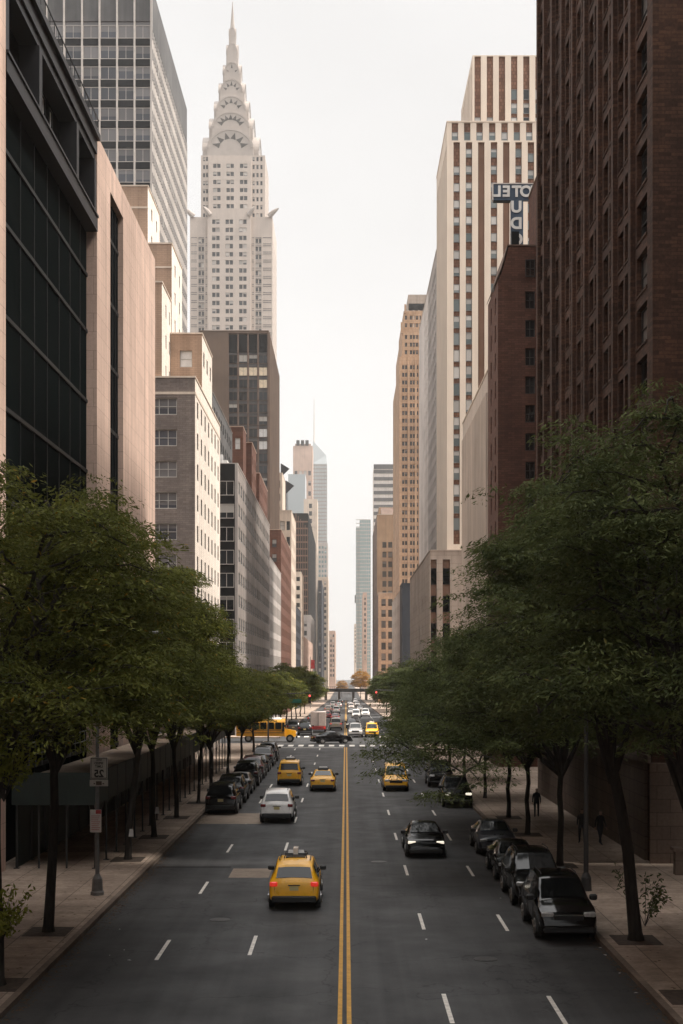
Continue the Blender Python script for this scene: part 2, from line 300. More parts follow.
# ------------------------------------------------------------------ mesh helpers
class MB:
    """collects faces, then links them as one mesh object"""
    def __init__(s): s.v = []; s.f = []; s.m = []; s.uv = {}
    def quad(s, a, b, c, d, m=0, uv=False):
        i = len(s.v); s.v += [tuple(a), tuple(b), tuple(c), tuple(d)]
        if uv: s.uv[len(s.f)] = ((0, 0), (1, 0), (1, 1), (0, 1))
        s.f.append((i, i + 1, i + 2, i + 3)); s.m.append(m)
    def poly(s, pts, m=0):
        i = len(s.v); s.v += [tuple(p) for p in pts]; s.f.append(tuple(range(i, i + len(pts)))); s.m.append(m)
    def box(s, x0, x1, y0, y1, z0, z1, m=0, bottom=True):
        i = len(s.v)
        s.v += [(x0, y0, z0), (x1, y0, z0), (x1, y1, z0), (x0, y1, z0), (x0, y0, z1), (x1, y0, z1), (x1, y1, z1), (x0, y1, z1)]
        fs = [(4, 5, 6, 7), (0, 1, 5, 4), (1, 2, 6, 5), (2, 3, 7, 6), (3, 0, 4, 7)]
        if bottom: fs.append((3, 2, 1, 0))
        for f in fs: s.f.append(tuple(i + k for k in f)); s.m.append(m)
    def bbox(s, x0, x1, y0, y1, z0, z1, b=0.03, m=0):
        """box with bevelled vertical and top edges"""
        b = min(b, (x1 - x0) * .45, (y1 - y0) * .45, (z1 - z0) * .45)
        def ring(z, q): return [(x0 + q, y0 + b if q == 0 else y0 + b, z)]
        def r(i, z): return [(x0 + i, y0 + b + i * .0, z)]
        rings = []
        for ins, z in ((b, z0), (0, z0 + b), (0, z1 - b), (b, z1)):
            e = b
            X0, X1, Y0, Y1 = x0 + ins, x1 - ins, y0 + ins, y1 - ins
            rings.append([(X0 + e, Y0, z), (X1 - e, Y0, z), (X1, Y0 + e, z), (X1, Y1 - e, z), (X1 - e, Y1, z), (X0 + e, Y1, z), (X0, Y1 - e, z), (X0, Y0 + e, z)])
        s.loft(rings, m, cap=True)
    def loft(s, rings, m=0, cap=True, closed=True):
        n = len(rings[0]); i0 = len(s.v)
        for r in rings: s.v += [tuple(p) for p in r]
        for k in range(len(rings) - 1):
            for j in range(n if closed else n - 1):
                a = i0 + k * n + j; b = i0 + k * n + (j + 1) % n
                s.f.append((a, b, b + n, a + n)); s.m.append(m)
        if cap:
            s.f.append(tuple(i0 + j for j in reversed(range(n)))); s.m.append(m)
            e = i0 + (len(rings) - 1) * n; s.f.append(tuple(e + j for j in range(n))); s.m.append(m)
    def tube(s, pts, rad, n=8, m=0, cap=True):
        pts = [Vector(p) for p in pts]; rings = []
        if not isinstance(rad, (list, tuple)): rad = [rad] * len(pts)
        prev = None
        for k, p in enumerate(pts):
            d = (pts[min(k + 1, len(pts) - 1)] - pts[max(k - 1, 0)]).normalized()
            up = prev if prev is not None else (Vector((1, 0, 0)) if abs(d.x) < 0.8 else Vector((0, 1, 0)))
            a = (up - d * up.dot(d)).normalized(); prev = a; b = d.cross(a)
            rings.append([p + (a * math.cos(2 * math.pi * j / n) + b * math.sin(2 * math.pi * j / n)) * rad[k] for j in range(n)])
        s.loft(rings, m, cap)
    def cyl(s, c, r, axis, h, n=16, m=0):
        c = Vector(c); ax = {'x': Vector((1, 0, 0)), 'y': Vector((0, 1, 0)), 'z': Vector((0, 0, 1))}[axis]
        s.tube([c - ax * h / 2, c + ax * h / 2], r, n, m)
    def prism(s, prof, x0, x1, m=0, inset=0.0):
        """closed (y, z) profile extruded along x, its two ends drawn in by inset"""
        cy = sum(p[0] for p in prof) / len(prof); cz = sum(p[1] for p in prof) / len(prof)
        def sh(k): return [(cy + (y - cy) * k, cz + (z - cz) * k) for y, z in prof]
        if inset:
            k = 1 - inset
            rs = [(x0, sh(k)), (x0 + inset * .6, prof), (x1 - inset * .6, prof), (x1, sh(k))]
        else: rs = [(x0, prof), (x1, prof)]
        s.loft([[(x, y, z) for y, z in pr] for x, pr in rs], m, True)
    def mesh(s, name, mats, smooth=None, off=(0, 0, 0)):
        me = bpy.data.meshes.new(name)
        ox, oy, oz = off
        me.from_pydata([(x - ox, y - oy, z - oz) for x, y, z in s.v], [], s.f)
        for mm in mats: me.materials.append(MATS[mm] if isinstance(mm, str) else mm)
        if len(mats) > 1: me.polygons.foreach_set('material_index', s.m)
        if s.uv:
            uvl = me.uv_layers.new(name='UVMap')
            for fi, co in s.uv.items():
                for k, li in enumerate(me.polygons[fi].loop_indices): uvl.data[li].uv = co[k]
        if smooth is not None:
            me.polygons.foreach_set('use_smooth', [True] * len(me.polygons)); me.set_sharp_from_angle(angle=R(smooth))
        me.update(); return me
    def build(s, name, mats, parent=None, smooth=None, off=(0, 0, 0)):
        if isinstance(mats, str): mats = [mats]
        return link(name, s.mesh(name, mats, smooth, off), parent)

def link(name, me, parent=None, loc=None):
    o = bpy.data.objects.new(name, me); COL.objects.link(o)
    if parent is not None: o.parent = parent
    if loc is not None: o.location = loc
    return o
def tag(o, label=None, cat=None, group=None, kind=None):
    if label: o['label'] = label
    if cat: o['category'] = cat
    if group: o['group'] = group
    if kind: o['kind'] = kind
    return o
def thing(name, label, cat, loc=(0, 0, 0), rz=0.0, group=None):
    o = bpy.data.objects.new(name, None); COL.objects.link(o); o.empty_display_size = 0.3
    o.location = loc; o.rotation_euler = (0, 0, rz); return tag(o, label, cat, group)
def dup(o, loc=None, rz=None, label=None, group=None, scale=None):
    """a thing with copies of its parts and their sub-parts"""
    def cp(src, par):
        c = src.copy(); COL.objects.link(c)
        if par is not None: c.parent = par
        for ch in list(src.children): cp(ch, c)
        return c
    r = cp(o, None)
    if loc is not None: r.location = loc
    if rz is not None: r.rotation_euler = (0, 0, rz)
    if scale is not None: r.scale = scale
    if label: r['label'] = label
    if group: r['group'] = group
    return r
# ------------------------------------------------------------------ the setting: ground, road, kerbs, markings
XK_L, XK_R = -8.6, 8.05                                   # kerb lines
XL, XR = -14.6, 13.65                                     # building lines
AV0, AV1 = 163.0, 178.0                                   # the crossing avenue
YS = [-60, 0, 60, 120, AV0, AV1, 200, 260, 320, 400, 500, 600, 700, 1000, 1600, 2500]
def strip(name, x0, x1, dz, mat, ys, kind='structure', sides=False):
    q = MB()
    for a, b in zip(ys[:-1], ys[1:]):
        q.quad((x0, a, gz(a) + dz), (x1, a, gz(a) + dz), (x1, b, gz(b) + dz), (x0, b, gz(b) + dz))
        if sides:
            q.quad((x0, a, gz(a) - .05), (x0, a, gz(a) + dz), (x0, b, gz(b) + dz), (x0, b, gz(b) - .05))
            q.quad((x1, a, gz(a) - .05), (x1, b, gz(b) - .05), (x1, b, gz(b) + dz), (x1, a, gz(a) + dz))
    if sides:
        for y in (ys[0], ys[-1]): q.quad((x0, y, gz(y) - .05), (x1, y, gz(y) - .05), (x1, y, gz(y) + dz), (x0, y, gz(y) + dz))
    return tag(q.build(name, mat), kind=kind)
strip('ground', -700, 700, -0.03, 'ground_mat', YS)
q = MB()
for a, b in zip(YS[:-1], YS[1:]):
    xa, xb = (-400, 400) if a == AV0 else (XK_L - .05, XK_R + .05)
    q.quad((xa, a, gz(a)), (xb, a, gz(a)), (xb, b, gz(b)), (xa, b, gz(b)))
tag(q.build('road', 'asphalt'), kind='structure')
Y1 = [-60, 0, 60, 120, AV0 - 0.4]; Y2 = [AV1 + .4, 200, 260, 320, 400, 500, 600, 700, 1000, 1600]
for ys in (Y1, Y2):
    strip('sidewalk', -40, XK_L - 0.2, 0.14, 'pavement', ys, sides=True); strip('sidewalk', XK_R + 0.2, 40, 0.14, 'pavement', ys, sides=True)
    strip('kerb', XK_L - 0.2, XK_L, 0.15, 'kerb_stone', ys, sides=True); strip('kerb', XK_R, XK_R + 0.2, 0.15, 'kerb_stone', ys, sides=True)
mk = MB(); Z4 = 0.004
def mark(x0, x1, y0, y1, m): 
    mk.quad((x0, y0, gz(y0) + Z4), (x1, y0, gz(y0) + Z4), (x1, y1, gz(y1) + Z4), (x0, y1, gz(y1) + Z4), m)
for x0 in (-0.20, 0.03):
    for a, b in ((-20, 60), (60, 120), (120, 156.2), (186, 200), (200, 300), (300, 450), (450, 700)): mark(x0 - .01, x0 + .105, a, b, 1)
random.seed(3)
for xc, ph in ((2.62, 35.04), (5.40, 34.8), (-2.95, 43.1), (-5.70, 42.4)):
    k = -3
    while True:
        yc = ph + 12.19 * k; k += 1
        if yc > 600: break
        if yc < 4 or 153 < yc < 190: continue
        mark(xc - .06, xc + .06, yc - 1.53, yc + 1.53, 0)
for k in range(14):
    x = XK_L + 0.6 + k * 1.2
    mark(x, x + 0.62, 158.2, 161.6, 0); mark(x, x + 0.62, 180.6, 183.6, 0)
mark(XK_L + .3, -0.3, 155.4, 155.85, 0); mark(0.2, XK_R - .3, 185.6, 186.0, 0)
tag(mk.build('road_markings', ['line_white', 'line_yellow']), kind='structure')
q = MB(); Z8 = 0.0055
q.quad((-4.95, 57.2, Z8), (-3.25, 57.2, Z8), (-3.25, 59.9, Z8), (-4.95, 59.9, Z8))
q.quad((XK_L + .05, 77.5, Z8), (-4.85, 77.5, Z8), (-4.85, 83.3, Z8), (XK_L + .05, 83.3, Z8))
tag(q.build('road_patch', 'concrete_patch'), kind='structure')
# dark tar repair and a trench line across the lanes
plain('tar', (0.016, 0.016, 0.016), 0.85, var=0.3, scale=4, spec=.15)
q = MB()
q.quad((-8.4, 60.2, Z8), (-5.1, 60.2, Z8), (-5.1, 60.45, Z8), (-8.4, 60.45, Z8))

def seam(pts, w=.035):                                   # poured tar over a crack
    rs_ = np.random.RandomState(int(abs(pts[0][1] * 7)))
    fine = []
    for (xa, ya), (xb, yb) in zip(pts[:-1], pts[1:]):
        n = max(3, int(math.hypot(xb - xa, yb - ya) / .5))
        for k in range(n): fine.append((lerp_(xa, xb, k / n) + rs_.normal(0, .035), lerp_(ya, yb, k / n) + rs_.normal(0, .05)))
    for (xa, ya), (xb, yb) in zip(fine[:-1], fine[1:]):
        dx, dy = xb - xa, yb - ya; L_ = math.hypot(dx, dy) + 1e-6; nx, ny = -dy / L_ * w, dx / L_ * w
        q.quad((xa - nx, ya - ny, Z8), (xb - nx, yb - ny, Z8), (xb + nx, yb + ny, Z8), (xa + nx, ya + ny, Z8))
def lerp_(a, b, t): return a + (b - a) * t
for pts_ in ([(-8.4, 49.5), (-5.1, 50.1)], [(.4, 55.2), (4.2, 54.8), (7.9, 55.5)], [(-8.4, 70.4), (-.4, 71.0)], [(.3, 75), (7.9, 75.4)], [(-8.3, 94), (7.9, 94.8)], [(-8.2, 112), (7.8, 112.6)], [(3.6, 41.4), (5.2, 41.6)]): seam(pts_, .014)
tag(q.build('road_tar', 'tar'), kind='structure')
# round iron covers in the road
plain('iron', (0.045, 0.042, 0.04), 0.5, var=0.3, scale=8)
for i, (x, y, lb) in enumerate(((-4.4, 47.5, 'round iron manhole cover in the asphalt left of the nearest taxi'), (1.5, 62.0, 'round iron manhole cover in the asphalt just right of the yellow line'), (4.2, 41.0, 'round iron manhole cover near the front black parked car, in the bare lane'))):
    q = MB(); q.cyl((0, 0, 0.006), 0.36, 'z', 0.012, 24); q.cyl((0, 0, 0.010), 0.28, 'z', 0.012, 24)
    o = q.build('manhole_cover', 'iron'); o.location = (x, y, 0); tag(o, lb, 'manhole cover', 'manhole covers in the road')
# leaf litter along the gutters, and scraps of paper
rs = np.random.RandomState(5)
def scatter(name, mat, pts, size, kind='stuff'):
    q = MB()
    for (x, y, z) in pts:
        a = rs.uniform(0, 6.28); s = size * rs.uniform(.5, 1.4); c, d = math.cos(a) * s, math.sin(a) * s
        q.quad((x - c, y - d, z), (x + d * .6, y - c * .6, z + .01), (x + c, y + d, z + .004), (x - d * .6, y + c * .6, z + .012))
    return tag(q.build(name, mat), kind=kind)
pts = [(XK_L + abs(rs.normal(0, .22)) + .02, y, .008) for y in rs.uniform(20, 160, 2600)] + [(XK_R - abs(rs.normal(0, .15)) - .02, y, .008) for y in rs.uniform(20, 60, 500)]
pts += [(rs.uniform(-14, XK_L - .3), y, .148) for y in rs.uniform(28, 110, 350)] + [(rs.uniform(XK_R + .3, 13.4), y, .148) for y in rs.uniform(28, 110, 350)]
scatter('fallen_leaves', 'leaf_litter', pts, 0.06)
scatter('litter', 'paper', [(7.9, 41.5, .02), (7.85, 39.0, .02), (7.8, 36.6, .02), (7.95, 42.6, .02), (-7.2, 41.5, .01), (-6.9, 42.3, .01), (-6.5, 40.8, .01), (-7.6, 45.7, .01), (2.6, 44, .01), (-.9, 51.5, .01), (5.9, 52, .01)], 0.07)

# ------------------------------------------------------------------ buildings
SIDE_ROT = {'-Y': 0.0, '+X': R(90), '-X': R(-90), '+Y': R(180)}
WPROTO = {}
def window_mesh(w, h, style, fm, gm):
    """a window unit: frame bars and set-back panes; local -y is outdoors, centre at the origin"""
    key = (round(w, 2), round(h, 2), style, fm, gm)
    if key in WPROTO: return WPROTO[key]
    q = MB(); t = min(0.07, w * .09); hw, hh = w / 2, h / 2
    cols, rows = {'sash': (1, 2), 'double': (2, 2), 'triple': (3, 2), 'pane': (1, 1), 'two': (2, 1), 'four': (4, 1), 'six': (6, 1), 'louver': (2, 3)}[style]
    fy0, fy1 = -0.05, 0.04
    q.box(-hw, -hw + t, fy0, fy1, -hh, hh); q.box(hw - t, hw, fy0, fy1, -hh, hh)
    q.box(-hw + t, hw - t, fy0, fy1, hh - t, hh); q.box(-hw + t, hw - t, fy0 - .06, fy1, -hh, -hh + t * 1.2)
    for c in range(1, cols):
        x = -hw + w * c / cols; q.box(x - t * .45, x + t * .45, fy0 + .008, fy1, -hh + t * 1.2, hh - t)
    for r_ in range(1, rows):
        z = -hh + h * r_ / rows
        for c in range(cols):
            xa = -hw + w * c / cols + (t if c == 0 else t * .45); xb = -hw + w * (c + 1) / cols - (t if c == cols - 1 else t * .45)
            q.box(xa, xb, fy0 + .016, fy1, z - t * .4, z + t * .4)
    q.quad((-hw + t, 0.02, -hh + t), (hw - t, 0.02, -hh + t), (hw - t, 0.02, hh - t), (-hw + t, 0.02, hh - t), 1, uv=True)
    me = q.mesh('window', [fm, gm]); WPROTO[key] = me
    return me

def inview(p):
    if p[1] < 3: return False
    x = CX + p[0] * F / p[1]; y = HY - (p[2] - CH) * F / p[1]
    return -8 < x < 691 and -8 < y < 770

class Building:
    def __init__(s, name, label, x, y, cat='building', group=None):
        s.loc = (x, y, 0.0); s.root = thing(name, label, cat, s.loc, 0, group); s.wins = []; s.extra = {}
    def part(s, q, name, mats, smooth=None): return q.build(name, mats, s.root, smooth, s.loc)
    def box(s, name, x0, x1, y0, y1, z0, z1, mat): q = MB(); q.box(x0, x1, y0, y1, z0, z1); return s.part(q, name, mat)
    def block(s, x0, x1, y0, y1, z0, z1, mat, faces=None, mats=None, depth=0.22, parapet=0.7, name='wall', coping=None, roof='roof_gravel', fill=None):
        """a storey block whose faces may carry window openings.
        faces: side -> dict(cols=[(u0,u1)], rows=[(z0,z1)], style, fm, gm)"""
        mats = mats or {}; ml = [mat, roof]; faces = faces or {}
        for mm in mats.values():
            if mm not in ml: ml.append(mm)
        q = MB()
        P = {'-Y': lambda u, z, d: (u, y0 + d, z), '+Y': lambda u, z, d: (u, y1 - d, z), '+X': lambda u, z, d: (x1 - d, u, z), '-X': lambda u, z, d: (x0 + d, u, z)}
        ext = {'-Y': (x0, x1), '+Y': (x0, x1), '+X': (y0, y1), '-X': (y0, y1)}
        for side in ('-Y', '+Y', '+X', '-X'):
            p = P[side]; a, b = ext[side]; mi = ml.index(mats.get(side, mat)); specs = faces.get(side) or []
            if isinstance(specs, dict): specs = [specs]
            if not specs: q.quad(p(a, z0, 0), p(b, z0, 0), p(b, z1, 0), p(a, z1, 0), mi); continue
            holes = []
            for sp in specs:
                dp = sp.get('depth', depth)
                for (c0, c1) in sp['cols']:
                    if c0 < a + .02 or c1 > b - .02: continue
                    for (r0, r1) in sp['rows']:
                        if r0 < z0 + .02 or r1 > z1 - .02: continue
                        holes.append((c0, c1, r0, r1, sp))
            zs = sorted({z0, z1} | {h[2] for h in holes} | {h[3] for h in holes})
            for za, zb in zip(zs[:-1], zs[1:]):
                zm = (za + zb) / 2; cuts = sorted((h[0], h[1]) for h in holes if h[2] < zm < h[3]); u = a
                for c0, c1 in cuts + [(b, b)]:
                    if c0 > u + 1e-4: q.quad(p(u, za, 0), p(c0, za, 0), p(c0, zb, 0), p(u, zb, 0), mi)
                    u = max(u, c1)
            for c0, c1, r0, r1, sp in holes:
                d = sp.get('depth', depth)
                q.quad(p(c0, r0, 0), p(c0, r1, 0), p(c0, r1, d + .05), p(c0, r0, d + .05), mi); q.quad(p(c1, r0, 0), p(c1, r1, 0), p(c1, r1, d + .05), p(c1, r0, d + .05), mi)
                q.quad(p(c0, r1, 0), p(c1, r1, 0), p(c1, r1, d + .05), p(c0, r1, d + .05), mi); q.quad(p(c0, r0, 0), p(c1, r0, 0), p(c1, r0, d + .05), p(c0, r0, d + .05), mi)
                if sp.get('style'):
                    c = p((c0 + c1) / 2, (r0 + r1) / 2, d)
                    s.wins.append((c, c1 - c0, r1 - r0, sp['style'], side, sp.get('fm', 'window_frame_dark'), sp.get('gm', 'glass_dark')))
        # roof with a parapet lip
        t = 0.35
        if parapet and x1 - x0 > 1.2 and y1 - y0 > 1.2:
            zr = z1 - parapet
            q.quad((x0 + t, y0 + t, zr), (x1 - t, y0 + t, zr), (x1 - t, y1 - t, zr), (x0 + t, y1 - t, zr), 1)
            A = [(x0, y0), (x1, y0), (x1, y1), (x0, y1)]; B = [(x0 + t, y0 + t), (x1 - t, y0 + t), (x1 - t, y1 - t), (x0 + t, y1 - t)]
            for k in range(4):
                j = (k + 1) % 4
                q.quad((*A[k], z1), (*A[j], z1), (*B[j], z1), (*B[k], z1), 0); q.quad((*B[k], zr), (*B[j], zr), (*B[j], z1), (*B[k], z1), 0)
        else: q.quad((x0, y0, z1), (x1, y0, z1), (x1, y1, z1), (x0, y1, z1), 1)
        o = s.part(q, name, ml)
        if coping:
            c = MB(); e = 0.07
            for (a0, a1, b0, b1) in ((x0 - e, x1 + e, y0 - e, y0 + t + .05), (x0 - e, x1 + e, y1 - t - .05, y1 + e), (x0 - e, x0 + t + .05, y0 + t + .06, y1 - t - .06), (x1 - t - .05, x1 + e, y0 + t + .06, y1 - t - .06)):
                c.box(a0, a1, b0, b1, z1 + .003, z1 + .16)
            s.part(c, 'coping', coping)
        return o
    def window(s, c, w, h, style, side, fm='window_frame_dark', gm='glass_dark'): s.wins.append((c, w, h, style, side, fm, gm))
    def finish(s, cap=100):
        def score(wn):
            c, w, h, st, side = wn[:5]
            if not inview(c): return -1 + 1e-6 / (1 + c[1])
            v = Vector((c[0], c[1], c[2] - CH)); nrm = {'-Y': (0, -1, 0), '+Y': (0, 1, 0), '+X': (1, 0, 0), '-X': (-1, 0, 0)}[side]
            return w * h * max(0.0, -v.normalized().dot(Vector(nrm))) / v.length_squared
        ws = sorted(s.wins, key=score, reverse=True); rest = {}
        for i, wn in enumerate(ws):
            c, w, h, st, side, fm, gm = wn; me = window_mesh(w, h, st, fm, gm)
            if i < cap:
                o = link('window', me, s.root, Vector(c) - Vector(s.loc)); o.rotation_euler = (0, 0, SIDE_ROT[side])
            else: rest.setdefault((fm, gm), []).append((me, Matrix.Translation(Vector(c) - Vector(s.loc)) @ Matrix.Rotation(SIDE_ROT[side], 4, 'Z')))
        allm = []; vs_, fs_, mi_, uv_ = [], [], [], []
        for (fm, gm), lst in rest.items():
            base = len(allm); allm += [fm, gm]
            for me, mw in lst:
                o0 = len(vs_); vs_ += [tuple(mw @ v.co) for v in me.vertices]
                uvl = me.uv_layers[0].data
                for pl in me.polygons:
                    fs_.append(tuple(o0 + k for k in pl.vertices)); mi_.append(base + pl.material_index)
                    uv_ += [tuple(uvl[l].uv) for l in pl.loop_indices]
        if vs_:
            me = bpy.data.meshes.new('window'); me.from_pydata(vs_, [], fs_)
            for mm in allm: me.materials.append(MATS[mm])
            me.polygons.foreach_set('material_index', mi_)
            ul = me.uv_layers.new(name='UVMap'); ul.data.foreach_set('uv', [x for p in uv_ for x in p]); me.update()
            tag(link('window', me, s.root), kind='stuff')
        return s

def grid(a, b, w, n=None, pitch=None, start=None):
    """n openings of width w, evenly spaced between a and b"""
    if pitch:
        st = a + pitch / 2 if start is None else start; out = []
        while st + w / 2 < b: out.append((st - w / 2, st + w / 2)); st += pitch
        return out
    p = (b - a) / n
    return [(a + p * (k + .5) - w / 2, a + p * (k + .5) + w / 2) for k in range(n)]
def rows(top, pitch, h, n): return [(top - pitch * k - h, top - pitch * k) for k in range(n)]

# ---- left side ------------------------------------------------------------------------------
# granite office block: stone slabs, dark recessed glass, steel box beams across the top
b = Building('granite_office_block', 'pink granite office block with dark recessed glass and black steel top, left edge', XL, 50)
HF = 40.2
def slab(y0, y1, x0=-17.2, h=HF): b.box('pier', x0, XL, y0, y1, 0, h, 'granite')
slab(44, 58.4); slab(79.8, 84.3); slab(89.2, 104.1, -40)
b.box('lintel', -17.0, XL + .0, 84.31, 89.19, 38.4, HF, 'granite')
b.box('wall', -42, -17.25, 44, 104, 0, HF - .3, 'brown_stone')
q = MB(); q.box(-17.1, -15.22, 58.41, 79.79, 0, 34.4); b.part(q, 'glass_wall', 'glass_green')
q = MB()
for k in range(7):
    y = 60.6 + k * 2.84; q.box(-15.215, -15.17, y, y + .07, 0, 34.4)
for z in (4.2, 8.2, 12.3, 16.4, 20.5, 24.6, 28.7, 32.0): q.box(-15.21, -15.14, 58.42, 79.78, z - .2, z)
b.part(q, 'mullion_grid', 'dark_steel')
q = MB(); q.box(-17.1, -14.95, 84.31, 89.19, 0, 38.35); b.part(q, 'glass_wall', 'glass_green')
q = MB()
for z in range(4, 39, 4): q.box(-14.945, -14.90, 84.32, 89.18, z - .12, z + .12)
for y in (85.5, 86.7, 87.9): q.box(-14.947, -14.89, y, y + .07, 0, 38.3)
b.part(q, 'mullion_grid', 'dark_steel')
# steel storeys
q = MB(); q.box(-16.9, XL + .05, 58.42, 79.78, 34.45, 35.25); q.box(-15.0, XL + .12, 58.42, 79.78, 35.25, 35.38); b.part(q, 'box_beam', 'truss_steel')
q = MB(); q.box(-16.9, XL - .1, 58.42, 79.78, 38.55, 39.0); q.box(-16.9, XL + .02, 58.42, 79.78, 39.0, 39.75); q.box(-16.9, XL + .22, 58.42, 79.78, 39.75, 40.1); b.part(q, 'box_beam', 'truss_steel')
for y in (58.45, 64.9, 73.9, 79.15):
    b.box('column', -16.0, XL - .02, y, y + .62, 35.4, 38.54, 'truss_steel')
b.box('glass_wall', -16.95, -15.6, 58.43, 79.77, 35.26, 38.54, 'glass_green')
for y in (60.0, 62.0, 66.4, 67.9, 69.6, 71.3, 75.6, 77.3):
    b.window((-15.5, y, 36.95), .75, 2.3, 'pane', '+X', 'dark_steel', 'blind_white' if y in (62.0, 69.6, 71.3) else 'glass_grey')
q = MB()
for y in np.arange(58.6, 79.7, 1.0): q.box(XL + .1, XL + .13, y, y + .03, 40.1, 40.9)
q.box(XL + .09, XL + .14, 58.45, 79.75, 40.9, 40.95); b.part(q, 'roof_railing', 'dark_steel')
b.finish()

b = Building('low_shop_building', 'low brown building between the granite block and the grey brick one, behind left trees', XL, 104.4)
b.block(-40, XL - .1, 104.4, 131.3, 0, 15.5, 'brown_stone', {'+X': dict(cols=grid(105, 131, 1.5, 8), rows=rows(14.2, 3.4, 2, 3), style='sash', gm='glass_grey')}, coping='base_stone')
b.box('awning', XL - .09, XL + .9, 106, 129, 3.2, 3.9, 'shed_green'); b.finish(20)
# grey brick building stepping back towards its top
b = Building('stepped_brick_building', 'grey brick apartment building with pale stepped upper tiers behind the granite block', XL, 131.6)
wrow = rows(35.15, 3.03, 1.62, 11)
b.block(-45, XL, 131.6, 157.7, 0, 37.1, 'grey_brick',
        {'-Y': dict(cols=[(-18.95, -16.35), (-23.6, -21.0)], rows=wrow, style='triple', fm='window_frame_pale', gm='glass_mid'),
         '+X': dict(cols=grid(132.2, 157.2, 1.25, 7), rows=wrow, style='sash', fm='window_frame_dark', gm='glass_grey', depth=.12)},
        {'+X': 'sunlit_brick'}, depth=.2, coping='cream_stone')
b.box('band', -44, XL + .04, 131.56, 157.74, 35.5, 35.75, 'cream_stone')
b.block(-17.8, XL + .0, 138.0, 148.3, 37.05, 42.9, 'shaded_brick', {'-Y': dict(cols=[(-16.85, -15.6)], rows=[(39.55, 41.25)], style='sash', fm='window_frame_pale', gm='blind_white'),
        '+X': dict(cols=grid(138.2, 148.1, 1.2, 3), rows=rows(41.4, 2.9, 1.5, 2), style='sash', gm='glass_grey', depth=.12)}, {'+X': 'sunlit_brick'}, coping='cream_stone')
b.block(-24, -17.85, 131.95, 138.8, 37.05, 46.4, 'shaded_brick', {'+X': dict(cols=[(134.6, 135.3), (137.2, 137.9)], rows=rows(45, 3, 1.3, 3), style='sash')}, {'+X': 'sunlit_brick'}, coping='cream_stone')
b.block(-32, -18.84, 147.1, 156.4, 37.05, 54.9, 'shaded_brick', {'+X': dict(cols=[(149.6, 150.5), (153.5, 154.4)], rows=rows(53.4, 3, 1.3, 5), style='sash')}, {'+X': 'sunlit_brick'}, coping='cream_stone')
b.block(-45, -21.7, 149.0, 158.5, 37.05, 61.8, 'shaded_brick', {'+X': dict(cols=[(151.6, 152.5), (155.5, 156.4)], rows=rows(60.3, 3, 1.3, 6), style='sash')}, {'+X': 'sunlit_brick'}, coping='cream_stone')
b.box('band', -31.9, -18.83, 147.06, 147.5, 52.3, 52.5, 'cream_stone'); b.box('band', -44.9, -21.69, 148.96, 149.4, 59.4, 59.6, 'cream_stone')
b.finish()

# the tall curtain-wall slab behind
Zt = 205.0
xr = Xof(152, Zt); ht = 112.0
b = Building('curtain_wall_tower', 'tall grey glass office slab with pale mullions and dark bands, top left', -40, Zt)
zend = Zof(187, xr)
def ty(py): return Hof(py, Zt)
b.box('wall', -75, xr - .25, Zt + .25, zend - .25, 0, ht, 'glass_mid')
winrows = []
py = 25.0
bandq = MB()
mcols = [Xof(p, Zt) for p in (64, 82, 99.5, 117, 134.5, 151)]
mcols = [mcols[0] - 2.63 * k for k in range(9, 0, -1)] + mcols
for k in range(30):
    p0 = 25 + 20.6 * k; z1_, z0_ = ty(p0), ty(p0 + 13)
    if z0_ < 15: break
    winrows.append((z0_, z1_))
    bandq.box(mcols[0], xr - .2, Zt + .1, Zt + .24, ty(p0 + 20.6 - 1.0), ty(p0 + 13.2))
b.part(bandq, 'spandrel_band', 'black_panel')
for (z0_, z1_) in winrows:
    for a, c in zip(mcols[:-1], mcols[1:]):
        b.window(((a + c) / 2, Zt + .2, (z0_ + z1_) / 2), c - a - .22, z1_ - z0_, 'two', '-Y', 'mullion', 'glass_mid')
q = MB()
for x in mcols: q.box(x - .13, x + .13, Zt - .12, Zt + .3, 0, ht)
b.part(q, 'mullion', 'mullion')
q = MB(); q.box(mcols[0], xr - .2, Zt + .05, Zt + .24, ty(21), ty(-13)); b.part(q, 'louver_band', 'slate_wall')
# right-hand long side: close vertical fins and dotted windows
q = MB(); 
ny = 34; pit = (zend - Zt) / ny
for k in range(ny + 1): q.box(xr - .25, xr + .035, Zt + k * pit - .2, Zt + k * pit + .2, 0, ht - 6.5 if k else ht)
b.part(q, 'fin', 'fin_grey')
q = MB(); q.box(xr - .24, xr + .02, Zt + .2, zend - .2, ht - 6.4, ht); b.part(q, 'top_band', 'slate_wall')
for (z0_, z1_) in winrows:
    for k in range(ny): b.window((xr - .03, Zt + (k + .5) * pit, (z0_ + z1_) / 2), pit * .66, (z1_ - z0_) * .8, 'pane', '+X', 'window_frame_grey', 'glass_dark')
q = MB()
for (z0_, z1_) in winrows: q.box(xr - .24, xr - .02, Zt + .2, zend - .2, z1_ - .15, z1_ + 1.25)
b.part(q, 'spandrel_band', 'fin_grey')
b.finish(100)

